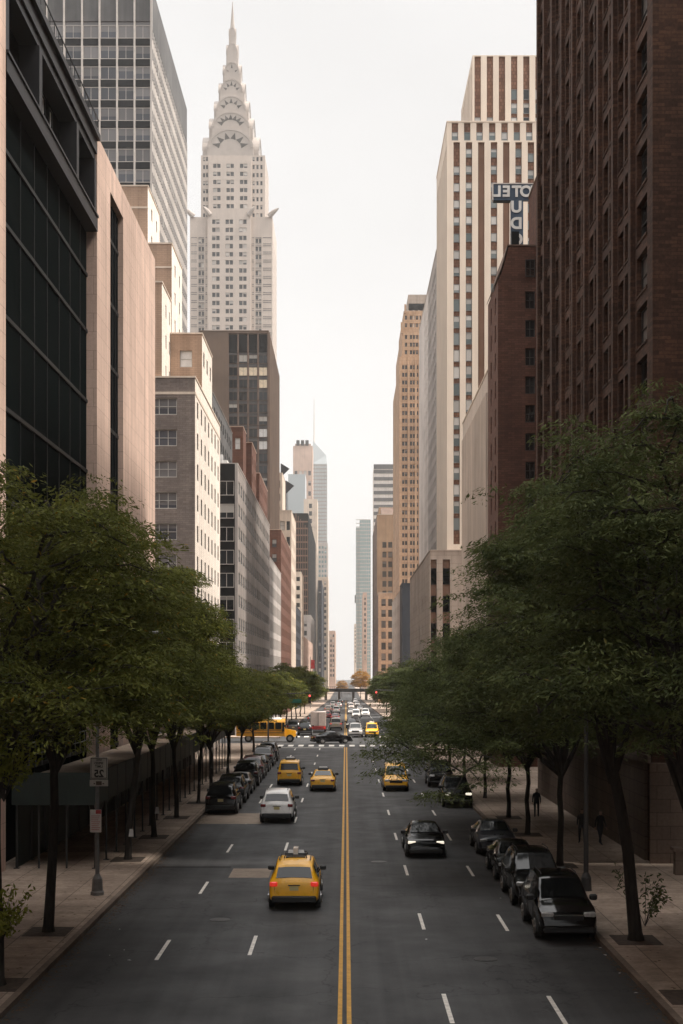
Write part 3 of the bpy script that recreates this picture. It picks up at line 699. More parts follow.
# black and white glass-fronted building past the avenue, with its long grey stone flank
b = Building('glass_fronted_building', 'low building with black and white glass front and long grey flank past the avenue', XL, 183)
H2 = 36.6
b.block(-28.9, XL, 183, 260.4, 0, H2, 'grey_stone', {'+X': dict(cols=grid(184, 259.5, 2.4, 18), rows=rows(34.6, 3.09, 1.7, 11), style='two', gm='glass_grey', fm='window_frame_grey', depth=.1)}, coping='light_grey_stone')
q = MB(); q.box(-28.8, XL - .3, 182.7, 182.99, 0, H2); b.part(q, 'front_panel', 'black_panel')
wr = rows(34.3, 3.09, 1.95, 10)
for z0_, z1_ in wr:
    for k in range(5): b.window((XL - .36 - 1.06 * (k * 2 + 1), 182.66, (z0_ + z1_) / 2), 2.02, 1.95, 'two', '-Y', 'mullion', 'glass_dark')
q = MB(); q.box(XL - .3, XL + .08, 182.6, 182.98, 0, H2 + .1); q.box(XL - .36 - 2.12 * 5 - .1, XL - .36 - 2.12 * 5 + .1, 182.6, 182.7, 0, H2); b.part(q, 'corner_post', 'light_grey_stone')
q = MB(); q.box(-19, -16.2, 186, 190, H2, 37.6); q.box(-15.8, -15.2, 186, 200, H2, 37.1); q.box(-17.4, -16.8, 185.5, 186, H2, 38.3); b.part(q, 'roof_plant', 'blind_white')
b.finish()
b = Building('pale_ribbed_building', 'low pale stone building joining the far end of the long grey flank', XL, 260.5)
b.block(-34, XL, 260.5, 305.5, -4, 30.6, 'light_grey_stone', {'+X': dict(cols=grid(261, 305, 1.2, 18), rows=rows(29, 3.4, 2.2, 9), style='sash', gm='glass_grey', depth=.15)}, coping='light_grey_stone')
b.finish(60)
b = Building('slate_building', 'dark slate-grey building rising just behind the black and white glass front', -18.8, 192)
b.block(-28.8, -18.8, 192, 225, 0, 48, 'slate_wall', {'+X': dict(cols=grid(193, 224, 1.6, 9), rows=rows(46.5, 3.2, 1.6, 5), style='sash', gm='glass_grey', depth=.12)}, coping='grey_stone')
b.finish(45)
b = Building('red_brick_stack', 'red brick building in three stepped blocks in front of the brown tower', -18, 238)
b.block(-28.8, -18, 238, 245.4, -4, 51.5, 'red_brick', {'-Y': dict(cols=[(-19.4, -18.5)], rows=[(47.6, 49.6)], style='sash', gm='blind_white', fm='window_frame_pale')}, coping='pink_stone')
b.block(-28.8, -17, 245.6, 257.9, -4, 50, 'red_brick', {'+X': dict(cols=grid(246, 257.5, 1.2, 3), rows=rows(48, 3.2, 1.6, 4), style='sash', depth=.15)}, coping='pink_stone')
b.block(-28.8, -16.4, 258, 284, -4, 46.3, 'red_brick', {'+X': dict(cols=grid(259, 283, 1.2, 6), rows=rows(44.6, 3.2, 1.6, 4), style='sash', depth=.15)}, coping='pink_stone')
b.finish(50)
b = Building('low_red_brick_building', 'low red brick building below the brown tower, beyond the pale ribbed one', XL, 306)
b.block(-34, XL, 306, 361, -5, 40.6, 'red_brick', {'+X': dict(cols=grid(307, 360, 1.4, 13), rows=rows(38.5, 3.3, 1.8, 11), style='sash', depth=.18), '-Y': dict(cols=[(-16.6, -15.6)], rows=rows(38.5, 3.3, 1.8, 4), style='sash', gm='glass_grey')}, coping='pink_stone')
b.finish(60)
# brown tower with the glazed bay
Zb = 316.0
b = Building('brown_office_tower', 'dark brown office tower with a glazed bay and a few lit windows below the spire', -18, Zb)
hb = 87.8; xg0, xg1 = Xof(228, Zb), Xof(268, Zb)
b.block(-34, -18, Zb, 365, -5, hb, 'brown_metal', {'-Y': dict(cols=[(xg0, xg1)], rows=[(10, hb - .5)], style=None, depth=.5)}, coping='brown_metal')
b.box('bay_back', xg0 + .05, xg1 - .05, Zb + .45, Zb + .8, 10, hb - .6, 'slate_wall')
q = MB(); nb = 4
for k in range(nb + 1):
    x = xg0 + (xg1 - xg0) * k / nb; q.box(x - .16, x + .16, Zb + .02, Zb + .44, 10, hb - .5)
b.part(q, 'mullion', 'brown_stone')
b.box('louver_band', xg0 + .17, xg1 - .17, Zb + .3, Zb + .44, Hof(352, Zb), hb - .7, 'dark_steel')
for k in range(22):
    z1_ = Hof(354.5 + 12.3 * k, Zb); z0_ = z1_ - 2.05
    if z0_ < 12: break
    for j in range(nb):
        x = xg0 + (xg1 - xg0) * (j + .5) / nb
        lit = (k == 1 and j >= 1) or (k == 2 and j == 3)
        b.window((x, Zb + .40, (z0_ + z1_) / 2), 1.98, z1_ - z0_, 'two', '-Y', 'brown_metal', 'glass_lit' if lit else 'blind_white' if (k in (6, 7) and j == 3) else 'glass_dark')
q = MB()
for k in range(22): q.box(-18 - .02, -18 + .10, Zb + 2, 364, Hof(354.5 + 12.3 * k, Zb) - 2.0, Hof(354.5 + 12.3 * k, Zb) - .2) if False else None
for k in range(18): q.box(-18.0, -17.75, Zb + 1 + k * 2.7, Zb + 2 + k * 2.7, -5, hb)
b.part(q, 'fin', 'brown_metal')
b.finish()

# ---- the spired skyscraper
Zc = 640.0; XC = Xof(232.0, Zc); pm = Zc / F
b = Building('spired_skyscraper', 'pale skyscraper with arched sunburst crown and needle spire, tallest on the left', XC, Zc)
def cy_(py): return Hof(py, Zc)
x0m, x1m = Xof(190, Zc), Xof(272.5, Zc); wm = x1m - x0m; xcb0, xcb1 = Xof(208, Zc), Xof(251, Zc)
rws = rows(cy_(238.5), 3.81, 2.1, 22)
def pair(px): x = Xof(px, Zc); return [(x - 1.75, x - .15), (x + .15, x + 1.75)]
cent = [(c0, c1, ) for px in (216.3, 229.7, 243.2) for (c0, c1) in pair(px)]
side = [(c0, c1) for px in (201.3, 258.5) for (c0, c1) in pair(px)]
b.block(x0m, x1m, Zc, Zc + wm, 20, cy_(217), 'steel_white', {'-Y': [dict(cols=side, rows=rws, style='pane', gm='glass_far', fm='window_frame_grey', depth=.4)],
        '+X': dict(cols=grid(Zc + 2, Zc + wm - 2, 1.6, 8), rows=rws, style='pane', gm='glass_far', fm='window_frame_grey', depth=.4)}, parapet=.5)
# horizontal dark band courses on the corner bays
q = MB()
for r0, r1 in rws:
    for a, c in ((191.2, 207.2), (252, 271.5)):
        for zz in (r0 - .55, r1 + .25): q.box(Xof(a, Zc), Xof(c, Zc), Zc - .06, Zc + .05, zz, zz + .28)
b.part(q, 'band_course', 'slate_wall')
q = MB()
for px in (197.8, 204.8, 254.8, 262.2): q.box(Xof(px, Zc) - .35, Xof(px, Zc) + .35, Zc - .12, Zc + .05, 30, cy_(236))
b.part(q, 'pilaster', 'steel_white')
hcb = cy_(210)
rc = rows(cy_(221.0), 3.81, 2.1, 26)
b.block(xcb0, xcb1, Zc - 2.2, Zc + 6, 20, hcb, 'steel_white', {'-Y': dict(cols=cent, rows=rc, style='pane', gm='glass_far', fm='window_frame_grey', depth=.35)}, parapet=.3)
# eagle-head gargoyles on the shoulders
for px, dx, yy in ((190.5, -1, 0), (208.2, -.6, -2.2), (251, .6, -2.2), (272, 1, 0)):
    x = Xof(px, Zc); q = MB(); z = cy_(214)
    q.tube([(x - dx * 1.5, Zc + yy, z - 1.2), (x + dx * .6, Zc + yy - .6, z + .6), (x + dx * 2.2, Zc + yy - 1.2, z + 1.6), (x + dx * 3.2, Zc + yy - 1.4, z + 2.3)], [1.3, 1.1, .7, .2], 8)
    b.part(q, 'gargoyle', 'crown_steel', 40)
# upper shaft
ux0, ux1 = Xof(200, Zc), Xof(264.5, Zc); uw = ux1 - ux0; uy = Zc + (wm - uw) / 2
ru = rows(cy_(153.5), 3.81, 2.0, 17)
b.block(ux0, ux1, uy, uy + uw, cy_(219), cy_(152), 'steel_white', {'-Y': dict(cols=grid(ux0 + .8, Xof(207.5, Zc), 1.0, 2) + grid(Xof(251, Zc), ux1 - .8, 1.0, 3), rows=ru, style='pane', gm='glass_far', fm='window_frame_grey', depth=.3),
        '+X': dict(cols=grid(uy + 2, uy + uw - 2, 1.5, 7), rows=ru, style='pane', gm='glass_far', depth=.3)}, parapet=.3)
b.block(Xof(208, Zc), Xof(251, Zc), uy - 1.6, uy + 4, cy_(212), cy_(158), 'steel_white', {'-Y': dict(cols=cent, rows=ru, style='pane', gm='glass_far', fm='window_frame_grey', depth=.3)}, parapet=.3)
# crown: concave tapering shaft carrying five ranks of arches on each side
XCc = Xof(232.3, 658.0)
sil = [(219, 30.2), (152, 29.2), (140, 24.5), (129, 21.5), (113, 17.2), (97, 13.6), (79, 9.4), (61, 6.6), (42, 3.9), (25, 2.3), (12, 1.1), (2, .3)]
cyc = uy + uw / 2
def cz_(py, d=0.0): return Hof(py, cyc - d)
def halfw(py):
    for (p0, w0), (p1, w1) in zip(sil[:-1], sil[1:]):
        if p1 <= py <= p0: return (w0 + (w1 - w0) * (p0 - py) / (p0 - p1)) * pm * 1.06
    return .2
q = MB(); rings = []
for py in [152, 146, 140, 134, 129, 121, 113, 105, 97, 88, 79, 70, 61, 51, 42, 33, 25, 18, 12, 6, 2]:
    w = halfw(py) * .80; c = w * .38; z = cz_(py)
    rings.append([(XCc - w + c, cyc - w, z), (XCc + w - c, cyc - w, z), (XCc + w, cyc - w + c, z), (XCc + w, cyc + w - c, z), (XCc + w - c, cyc + w, z), (XCc - w + c, cyc + w, z), (XCc - w, cyc + w - c, z), (XCc - w, cyc - w + c, z)])
q.loft(rings); b.part(q, 'spire', 'crown_steel')
arches = [(174, 128.5, 148), (140, 111.5, 127), (122, 95.5, 110), (103, 78.5, 92), (84, 61.5, 74), (66, 42.5, 54), (47, 27.0, 36)]      # base, apex, spring (photo heights)
for bi, (pb, pa, psn) in enumerate(arches):
    hwid = halfw((pb + psn) / 2 if bi else 150) * (.80 if bi else .78); D = halfw(psn) * (1.0 if bi else .97)
    zb_, za_, zs_ = cz_(pb, D), cz_(pa, D), cz_(psn, D)
    for fi in range(4):
        ang = fi * math.pi / 2
        def T(u, d, z):                                   # u along the face, d outwards
            lx, ly = u, -d
            return (XCc + lx * math.cos(ang) - ly * math.sin(ang), cyc + lx * math.sin(ang) + ly * math.cos(ang), z)
        def outline(k, dz=0):
            pts = [(-hwid * k, zb_), (-hwid * k, zs_)]
            for t in range(1, 18):
                a = math.pi - math.pi * t / 18; pts.append((hwid * k * math.cos(a), zs_ + (za_ - zs_) * k * math.sin(a)))
            return pts + [(hwid * k, zs_), (hwid * k, zb_)]
        q = MB()
        q.loft([[T(u, D - min(3.4, D * .8), z) for u, z in outline(1)], [T(u, D, z) for u, z in outline(1)]])
        # raised rim round the arch
        oo, ii = outline(1.0), outline(.90)
        for k in range(1, len(oo) - 2):
            q.loft([[T(oo[k][0], dd, oo[k][1]), T(oo[k + 1][0], dd, oo[k + 1][1]), T(ii[k + 1][0], dd, ii[k + 1][1]), T(ii[k][0], dd, ii[k][1])] for dd in (D - .02, D + (.22 if bi < 5 else .1))])
        b.part(q, 'arch', 'crown_steel')
        if fi in (0, 1) and bi < 5:
            nwin = 6 if bi == 0 else 7 if bi == 1 else 5 if bi < 4 else 3
            for k in range(nwin):
                a = math.pi * (k + .5) / nwin if bi == 0 else math.pi * (.14 + .72 * k / (nwin - 1))
                rr0, rr1 = .52, .90
                cu, cz = math.cos(a), math.sin(a)
                pu, pz = hwid * .9, (za_ - zs_) * .9
                tip = (pu * rr1 * cu, zs_ + pz * rr1 * cz); ba = (pu * rr0 * cu, zs_ + pz * rr0 * cz)
                nx_, nz_ = -cz, cu; hwd = hwid * .115
                tri = [(ba[0] + nx_ * hwd, ba[1] + nz_ * hwd), (ba[0] - nx_ * hwd, ba[1] - nz_ * hwd), tip]
                w = MB(); w.loft([[T(u, dd, z) for u, z in tri] for dd in (D - .05, D + .06)]); b.part(w, 'window', 'glass_brown')
b.finish(100)

# ---- beyond, on the left
b = Building('cream_building_with_finials', 'cream stone building with two dark rooftop finials, just right of the brown tower', XL, 364)
b.block(-36, XL, 364, 396.5, -6, 51.8, 'cream_stone', {'-Y': dict(cols=[(-17.6, -16.4), (-15.9, -15.0)], rows=rows(49, 4.2, 2.4, 6), style='sash', gm='glass_far', depth=.3), '+X': dict(cols=grid(365, 396, 1.5, 7), rows=rows(49, 4.2, 2.4, 8), style='sash', gm='glass_far')}, coping='cream_stone')
b.block(-36, -17.4, 372, 396, 51.7, 63, 'cream_stone', {'-Y': dict(cols=[(-19.2, -18.0)], rows=rows(61, 3.6, 2, 3), style='sash', gm='glass_far')}, coping='cream_stone')
for (x, z, s) in ((-17.9, 63.2, 1.0), (-16.6, 58.5, 1.0)):
    q = MB(); q.tube([(x, 376, z - 7), (x, 376, z + 3)], .15, 6); q.poly([(x + .1, 376, z + 3), (x + 1.9, 376.2, z + 1.9), (x + .1, 376, z + .2)]); q.poly([(x + .1, 376.15, z + .2), (x + 1.9, 376.3, z + 1.9), (x + .1, 376.15, z + 3)])
    q.loft([[(x + .1, 375.95, z + 3), (x + 2.3, 376.1, z + 1.6), (x + .1, 375.95, z - .6)], [(x + .1, 376.05, z + 3), (x + 2.3, 376.2, z + 1.6), (x + .1, 376.05, z - .6)]])
    b.part(q, 'finial', 'flag_dark')
b.finish(40)
b = Building('navy_low_building', 'dark navy low building below the cream one with finials, left side', XL, 397)
b.block(-30, XL, 397, 440.5, -6, 27.9, 'navy_panel', {'+X': dict(cols=grid(398, 440, 2.2, 9), rows=rows(26, 3.4, 2, 8), style='two', gm='glass_far', depth=.12)}, coping='navy_panel'); b.finish(40)
b = Building('square_windowed_building', 'cream building with dark square windows, above the navy low building', XL, 441)
b.block(-34, XL, 441, 470, -6, 41, 'cream_stone', {'-Y': dict(cols=[(-17.8, -16.6), (-16.1, -14.95)], rows=[(Hof(p + 2.1, 441), Hof(p - 2.1, 441)) for p in (579, 588, 596.4, 605)], style='pane', gm='glass_dark', depth=.3), '+X': dict(cols=grid(442, 469, 1.4, 6), rows=rows(38.5, 3.0, 1.5, 12), style='pane', gm='glass_far')}, coping='cream_stone'); b.finish(60)
b = Building('black_glass_hotel', 'black-green glass tower with lit mullions, left of the far white towers', -19, 680)
b.box('wall', -36, -19, 680, 850, -8, 88, 'glass_green')
q = MB()
for k in range(9): q.box(-28.6 + k * 1.15, -28.3 + k * 1.15, 679.6, 680, 30, 88 - abs(k - 3) * 1.5)
for k in range(22): q.box(-28.6, -19, 679.7, 680, 12 + k * 3.4, 12.7 + k * 3.4)
b.part(q, 'mullion_grid', 'brown_spandrel'); q = MB()
for k in range(28): q.box(-19, -18.8, 682 + k * 6, 684 + k * 6, -8, 88)
b.part(q, 'fin', 'dark_steel'); b.finish()
def far_tower(name, label, x0, x1, y0, y1, h, mat, gm='glass_far', fw=1.8, nf=5, pit=4.0, wh=2.2, top=3.0, nr=30, sidec=None, style='pane', cap=90, coping=None, sides=('-Y',), nside=6):
    b = Building(name, label, x1 if x1 < 0 else x0, y0)
    sp = {}
    if nf: sp['-Y'] = dict(cols=grid(x0 + .6, x1 - .6, fw, nf), rows=rows(h - top, pit, wh, nr), style=style, gm=gm, depth=.3, fm='window_frame_grey')
    for sd in sides:
        if sd != '-Y': sp[sd] = dict(cols=grid(y0 + 1, y1 - 1, fw, nside), rows=rows(h - top, pit, wh, nr), style=style, gm=gm, depth=.2, fm='window_frame_grey')
    b.block(x0, x1, y0, y1, -8, h, mat, sp, coping=coping)
    return b
b = far_tower('slender_cream_tower', 'slender cream tower with one dark column of windows, before the far grey glass tower', -28, -19, 900, 930, 123, 'cream_stone', fw=2.0, nf=1, pit=5, wh=3, nr=18); b.finish(30)
b = far_tower('far_tan_tower', 'tall far tan tower with a dark crown of openings beside the grey glass one', -46.7, -29.5, 1200, 1230, 208, 'pink_stone', fw=2.4, nf=4, pit=9, wh=4, top=22, nr=16)
for k in range(3): b.box('crown_opening', -43.8 + k * 4, -41.0 + k * 4, 1199.5, 1205, 208.5, 213, 'dark_steel')
b.box('crown', -45, -31, 1201, 1228, 208, 210, 'pink_stone'); b.finish(60)
b = Building('grey_glass_tower', 'far grey glass skyscraper with a slanted top and thin mast', -37.5, 1500)
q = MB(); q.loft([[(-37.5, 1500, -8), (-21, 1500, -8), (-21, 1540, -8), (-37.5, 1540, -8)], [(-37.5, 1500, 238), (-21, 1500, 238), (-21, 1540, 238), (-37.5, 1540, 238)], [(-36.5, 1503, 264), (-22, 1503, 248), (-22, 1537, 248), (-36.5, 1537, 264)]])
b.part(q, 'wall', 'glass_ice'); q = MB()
for k in range(60): q.box(-37.6, -20.9, 1499.8, 1500, k * 4, k * 4 + 1.2)
for k in range(7): q.box(-37.6 + k * 2.7, -37.2 + k * 2.7, 1499.7, 1500, 0, 238)
b.part(q, 'mullion_grid', 'grey_stone'); q = MB(); q.tube([(-35.4, 1510, 245), (-35.4, 1510, 285), (-35.4, 1510, 312)], [1.0, .6, .25], 6); b.part(q, 'mast', 'pale_metal'); b.finish()
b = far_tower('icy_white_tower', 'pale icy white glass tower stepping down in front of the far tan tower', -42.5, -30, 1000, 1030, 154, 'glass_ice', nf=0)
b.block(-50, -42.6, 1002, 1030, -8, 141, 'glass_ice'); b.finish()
b = far_tower('far_cream_block', 'far cream block low in the street canyon, left side near the vanishing point', -19.5, -12.5, 950, 1000, 75, 'cream_stone', nf=2, fw=1.6, sides=('+X',), nside=5, nr=16); b.finish(40)
b = far_tower('far_pink_block', 'far pinkish block, last on the left before the open sky', -13.7, -8.6, 1100, 1180, 42, 'pink_stone', nf=2, fw=1.3, sides=('+X',), nside=4, nr=9); b.finish(30)
b = far_tower('far_grey_block', 'far grey glass block behind the cream one, left of the open sky', -24, -15.5, 1150, 1200, 118, 'light_grey_stone', nf=3, fw=1.6, gm='glass_teal'); b.finish(50)
b = far_tower('slim_dark_block', 'slim dark glass block beside the black-green glass tower', -17.5, -15.2, 852, 948, 66, 'navy_panel', nf=1, fw=1.4, sides=('+X',), nside=10, nr=14); b.finish(40)
b = far_tower('tan_infill_block', 'small tan block filling the gap below the black-green glass tower', -22, XL, 471, 600, 21, 'pink_stone', nf=3, fw=1.3, sides=('+X',), nside=14, nr=5); b.finish(50)
b = far_tower('grey_infill_block', 'small grey stone block just before the black-green glass tower', -24, -15.6, 604, 676, 34, 'light_grey_stone', nf=2, fw=1.3, sides=('+X',), nside=8, nr=8); b.finish(50)
# ---- right side ------------------------------------------------------------------------------
YD = 60.6
b = Building('dark_brick_building', 'huge dark brown brick building with paired windows at upper right', XR, YD)
hd = 66.0; cents = [62.9, 66.8, 70.7, 74.9, 79.0, 83.1, 87.2, 91.0, 94.4]
cols = []
for i, c in enumerate(cents):
    if i == 0: cols += [(61.7, 63.9)]
    else: cols += [(c - 1.42, c - .17), (c + .17, c + 1.42)]
rw = rows(37.75, 2.44, 1.80, 13) + rows(37.75 + 2.44 * 11, 2.44, 1.80, 11)
b.block(17.6, 46, 96.2, 121.8, 0, hd - 1, 'dark_brick'); b.block(XR, 46, YD, 96.0, 0, hd, 'dark_brick', {'-X': [dict(cols=cols, rows=rw, style='sash', fm='window_frame_dark', gm='glass_brick', depth=.28)]}, coping='brown_stone')  # first block is an unseen rear wing, added to keep sun off the street
edges = [64.55] + [(a + c) / 2 for a, c in zip(cents[1:-1], cents[2:])] + [95.75]
for e in edges: b.box('pilaster', XR - .22, XR, e - .28, e + .28, 5.2, hd - .2, 'dark_brick')
q = MB()
for c0, c1 in cols:
    for r0, r1 in rw: q.box(XR - .05, XR + .05, c0 - .03, c1 + .03, r0 - .10, r0 - .004)
tag(b.part(q, 'sill', 'dark_brick'), kind='stuff')
b.box('stone_base', XR - .14, XR, 61.6, 95.9, 0, 4.6, 'base_stone'); b.box('stone_base', XR - .14, 45, YD - .16, YD - .003, 0, 4.6, 'base_stone')
b.box('ledge', XR - .30, XR - .142, YD - .3, 95.9, 4.6, 4.95, 'base_stone')
for k, (yy, zz) in enumerate(((94.9, 47.7), (91.5, 47.7), (75.5, 45.3), (73.9, 47.75), (91.5, 31.4), (82.6, 34.0))):
    b.window((XR + .24, yy + .05, zz), .75, 1.1, 'pane', '-X', 'window_frame_pale', 'blind_white')
b.finish()
# unseen block added outside the frame on the right, to shade the road
b = Building('unseen_shading_apartments', 'unseen dark brick apartment block at the near right, added to shade the road', 20, -30)
b.block(20, 50, -45, 57.5, 0, 68, 'dark_brick', {'-X': dict(cols=grid(-44, 39, 1.2, 16), rows=rows(64, 3.2, 1.6, 18), style='sash')}); b.finish(0)
b = Building('unseen_shading_stone_block', 'unseen tall stone block at the near left, added to darken the granite one', -17, -45)  # unseen block beside and behind the camera, added to cut light on the granite
b.block(-52, -17, -45, 43.6, 0, 78, 'brown_stone', {'+X': dict(cols=grid(-44, 43, 1.3, 18), rows=rows(74, 3.4, 1.7, 20), style='sash')}); b.finish(0)
# brown brick hotel
YH = 122.2; xh = 13.65; hh_ = 47.2
b = Building('brown_brick_hotel', 'brown brick hotel with one column of windows, between the dark building and the white tower', xh, YH)
hc = [44.6 - 2.55 * k for k in range(15)]
b.block(xh, 44, YH, 130.8, 0, 43.9, 'brown_brick', {'-Y': dict(cols=[(16.1, 16.98), (18.4, 19.3)], rows=[(c - .78, c + .78) for c in hc if c < 43], style='double', gm='glass_brick', fm='window_frame_dark', depth=.25),
        '-X': dict(cols=[(123.9, 124.8), (127.5, 128.4)], rows=[(c - .78, c + .78) for c in hc if c < 43], style='sash', gm='glass_brick', depth=.2)}, parapet=0)
q = MB(); pr = [(xh, 43.88), (xh + .35, 44.6), (xh + .95, 46.85), (30, 46.85), (30, 43.88)]
q.loft([[(x, y, z) for x, z in pr] for y in (YH, 130.8)]); b.part(q, 'gable', 'brown_brick')
q = MB()
for (xa, za), (xb, zb) in (((xh - .12, 43.9), (xh + .27, 44.75)), ((xh + .27, 44.75), (xh + .85, 46.9)), ((xh + .85, 46.9), (30, 46.9))):
    q.loft([[(xa, y, za), (xb, y, zb), (xb, y, zb + .12), (xa, y, za + .12)] for y in (YH - .08, 130.85)])
b.part(q, 'coping', 'brown_stone')
b.window((16.54, YH - .02, 44.9), .88, 1.56, 'double', '-Y', 'window_frame_dark', 'glass_brick')
b.block(17.25, 24, YH + .6, 128.4, 46.8, 53.3, 'brown_brick', parapet=.4, coping='brown_stone'); b.box('chimney', 15.0, 15.7, 123.4, 124.1, 47.2, 48.6, 'dark_steel')
b.finish()
# roof sign: mirrored lettering
Ys = 130.0
s = thing('hotel_roof_sign', 'blue rooftop sign with white mirrored lettering above the brown brick hotel', 'sign', (Xof(516, Ys), Ys, 47.3))
so = (Xof(516, Ys), Ys, 47.3)
zt1, zt0 = Hof(184.2, Ys), Hof(200.2, Ys); xa, xb = Xof(493.5, Ys), Xof(541, Ys)
q = MB(); q.box(xa, xb, Ys, Ys + .4, zt0, zt1); q.build('panel', 'sign_blue', s, None, so)
q = MB(); q.box(Xof(510.8, Ys), Xof(523.2, Ys), Ys - .02, Ys + .38, 47.3, zt0 - .01); q.build('panel', 'sign_blue', s, None, so)
q = MB(); q.box(xa - .06, xb, Ys - .06, Ys + .44, zt1, zt1 + .1); q.box(xa - .12, xa - .01, Ys - .06, Ys + .44, zt0, zt1)
q.box(xa, Xof(510.6, Ys), Ys - .05, Ys + .42, zt0 - .14, zt0 - .01, 1); q.box(Xof(510.2, Ys), Xof(510.75, Ys), Ys - .06, Ys + .3, 47.3, zt0 - .15); q.build('trim', ['pale_metal', 'dark_steel'], s, None, so)
def letters(txt, size, cx, cz, y, name='lettering', mat='sign_white', parent=None, off=(0, 0, 0), mirror=True, bold=0.02, spacing=1.0, depth=.03, axis='-Y'):
    cu = bpy.data.curves.new('lettering', 'FONT'); cu.body = txt; cu.size = size; cu.align_x = 'CENTER'; cu.align_y = 'CENTER'; cu.offset = bold; cu.extrude = depth; cu.space_character = spacing
    tmp = bpy.data.objects.new('lettering', cu); COL.objects.link(tmp)
    dg = bpy.context.evaluated_depsgraph_get(); me = bpy.data.meshes.new_from_object(tmp.evaluated_get(dg))
    bpy.data.objects.remove(tmp); bpy.data.curves.remove(cu)
    n = len(me.vertices); co = np.empty(n * 3); me.vertices.foreach_get('co', co); co = co.reshape(-1, 3)
    out = np.stack([cx + (-co[:, 0] if mirror else co[:, 0]) - off[0], y - co[:, 2] - off[1], cz + co[:, 1] - off[2]], 1)
    me.vertices.foreach_set('co', out.ravel()); me.materials.clear(); me.materials.append(MATS[mat]); me.update()
    return link(name, me, parent)
for ch, px in (('L', 497.5), ('E', 506.5), ('T', 516.5), ('O', 526.0), ('H', 535.5)):
    letters(ch, 1.42, Xof(px, Ys), (zt0 + zt1) / 2 + .02, Ys - .05, parent=s, off=so, bold=.055)
for ch, py in (('U', 207.6), ('D', 224.0), ('O', 240.0)):
    letters(ch, 1.5, Xof(516.2, Ys), Hof(py, Ys), Ys - .07, parent=s, off=so, bold=.055)
# ribbed pale stone block
b = Building('ribbed_stone_block', 'pale windowless ribbed stone block at the avenue corner beside the white tower', XR, 131)
b.block(XR, 40, 131, 159, 0, 37.6, 'rib_stone', coping='cream_stone')
q = MB()
for k in range(28): q.box(XR - .16, XR, 131.3 + k, 131.72 + k, 0, 35.6)
b.part(q, 'rib', 'rib_stone'); b.block(26, 52, 131.5, 158.5, 37, 78, 'rib_stone', {'-X': dict(cols=grid(132, 158, 1.2, 7), rows=rows(75, 3.4, 1.7, 10), style='sash')}, coping='cream_stone'); b.finish(0)  # tall set-back block is unseen, added to shade the left sidewalk
# white tower with vertical stripes
YW = 195.4; xw = 14.5
b = Building('striped_white_tower', 'tall white brick tower with brown vertical window stripes, right side', xw, YW)
hm = 87.6
cxs = [Xof(p, YW) for p in (456.7, 469.0, 481.3, 494.0, 506.3, 518.6, 531.0, 543.2)]
slots = [(x - .46, x + .46) for x in cxs]
sz1 = Hof(142, YW); sz0 = 27.0
ycols = grid(YW + .5, 217.6, .9, 12)
b.block(xw, 44, YW, 217.8, 0, hm, 'white_brick', {'-Y': [dict(cols=slots, rows=[(sz0, sz1)], style=None, depth=.45), dict(cols=[(x - .46 - .25, x + .46 - .25) for x in cxs], rows=[(Hof(140.5, YW), Hof(122.8, YW))], style=None, depth=.3)],
        '-X': dict(cols=ycols, rows=[(12, hm - 3)], style=None, depth=.3)}, coping='white_brick')
hu = 98.2; yu = 197.6; xu = Xof(472.5, yu)
cxu = [Xof(p, yu) for p in (477.7, 490.0, 502.0, 514.2, 526.4, 538.5)]
b.block(xu, 44, yu, 217.2, hm - .8, hu, 'white_brick', {'-Y': dict(cols=[(x - .46, x + .46) for x in cxu], rows=[(hm, hu - .15)], style=None, depth=.4), '-X': dict(cols=grid(yu + .6, 216.8, .9, 8), rows=[(hm, hu - 1)], style=None, depth=.3)}, coping=None)
for i, x in enumerate(cxs):
    b.box('spandrel', x - .45, x + .45, YW + .36, YW + .5, sz0 + .01, sz1 - .01, 'brown_spandrel' if i in (2, 4) else 'red_spandrel')
    b.box('spandrel', x - .25 - .45, x - .25 + .45, YW + .25, YW + .34, Hof(140.4, YW), Hof(122.9, YW), 'red_spandrel')
    if i < 7: b.window((x - .25, YW + .2, Hof(136, YW)), .88, 1.2, 'pane', '-Y', 'window_frame_grey', 'glass_pale')
    if i in (2, 4):
        continue
    z = Hof(152.5 if i % 2 else 157, YW); k = 0
    if i == 0: z = Hof(170, YW)
    while z > sz0 + 1.5:
        b.window((x, YW + .33, z), .88, 1.25 + (.5 if z < 62 else 0), 'pane', '-Y', 'window_frame_grey', 'glass_pale'); z -= 2.42; k += 1
for i, x in enumerate(cxu):
    b.box('spandrel', x - .45, x + .45, yu + .3, yu + .45, hm + .01, hu - .16, 'red_spandrel')
    for py in ((94, 108, 122, 137) if i > 2 else (122, 137) if i != 2 else ()):
        zz = Hof(py, yu)
        if zz - 0.8 > hm: b.window((x, yu + .26, zz), .88, 1.5, 'pane', '-Y', 'window_frame_grey', 'glass_pale' if i != 4 else 'glass_dark')
for c0, c1 in ycols: b.box('spandrel', xw + .2, xw + .34, c0 + .01, c1 - .01, 12.02, hm - 3.02, 'red_spandrel')
for c0, c1 in grid(yu + .6, 216.8, .9, 8): b.box('spandrel', xu + .2, xu + .34, c0 + .01, c1 - .01, hm + .02, hu - 1.02, 'red_spandrel')
for c0, c1 in ycols:
    for k in range(26): b.window((xw + .17, (c0 + c1) / 2, 82 - 2.6 * k), .88, 1.3, 'pane', '-X', 'window_frame_grey', 'glass_pale')
q = MB(); ax_ = Xof(497, 205)
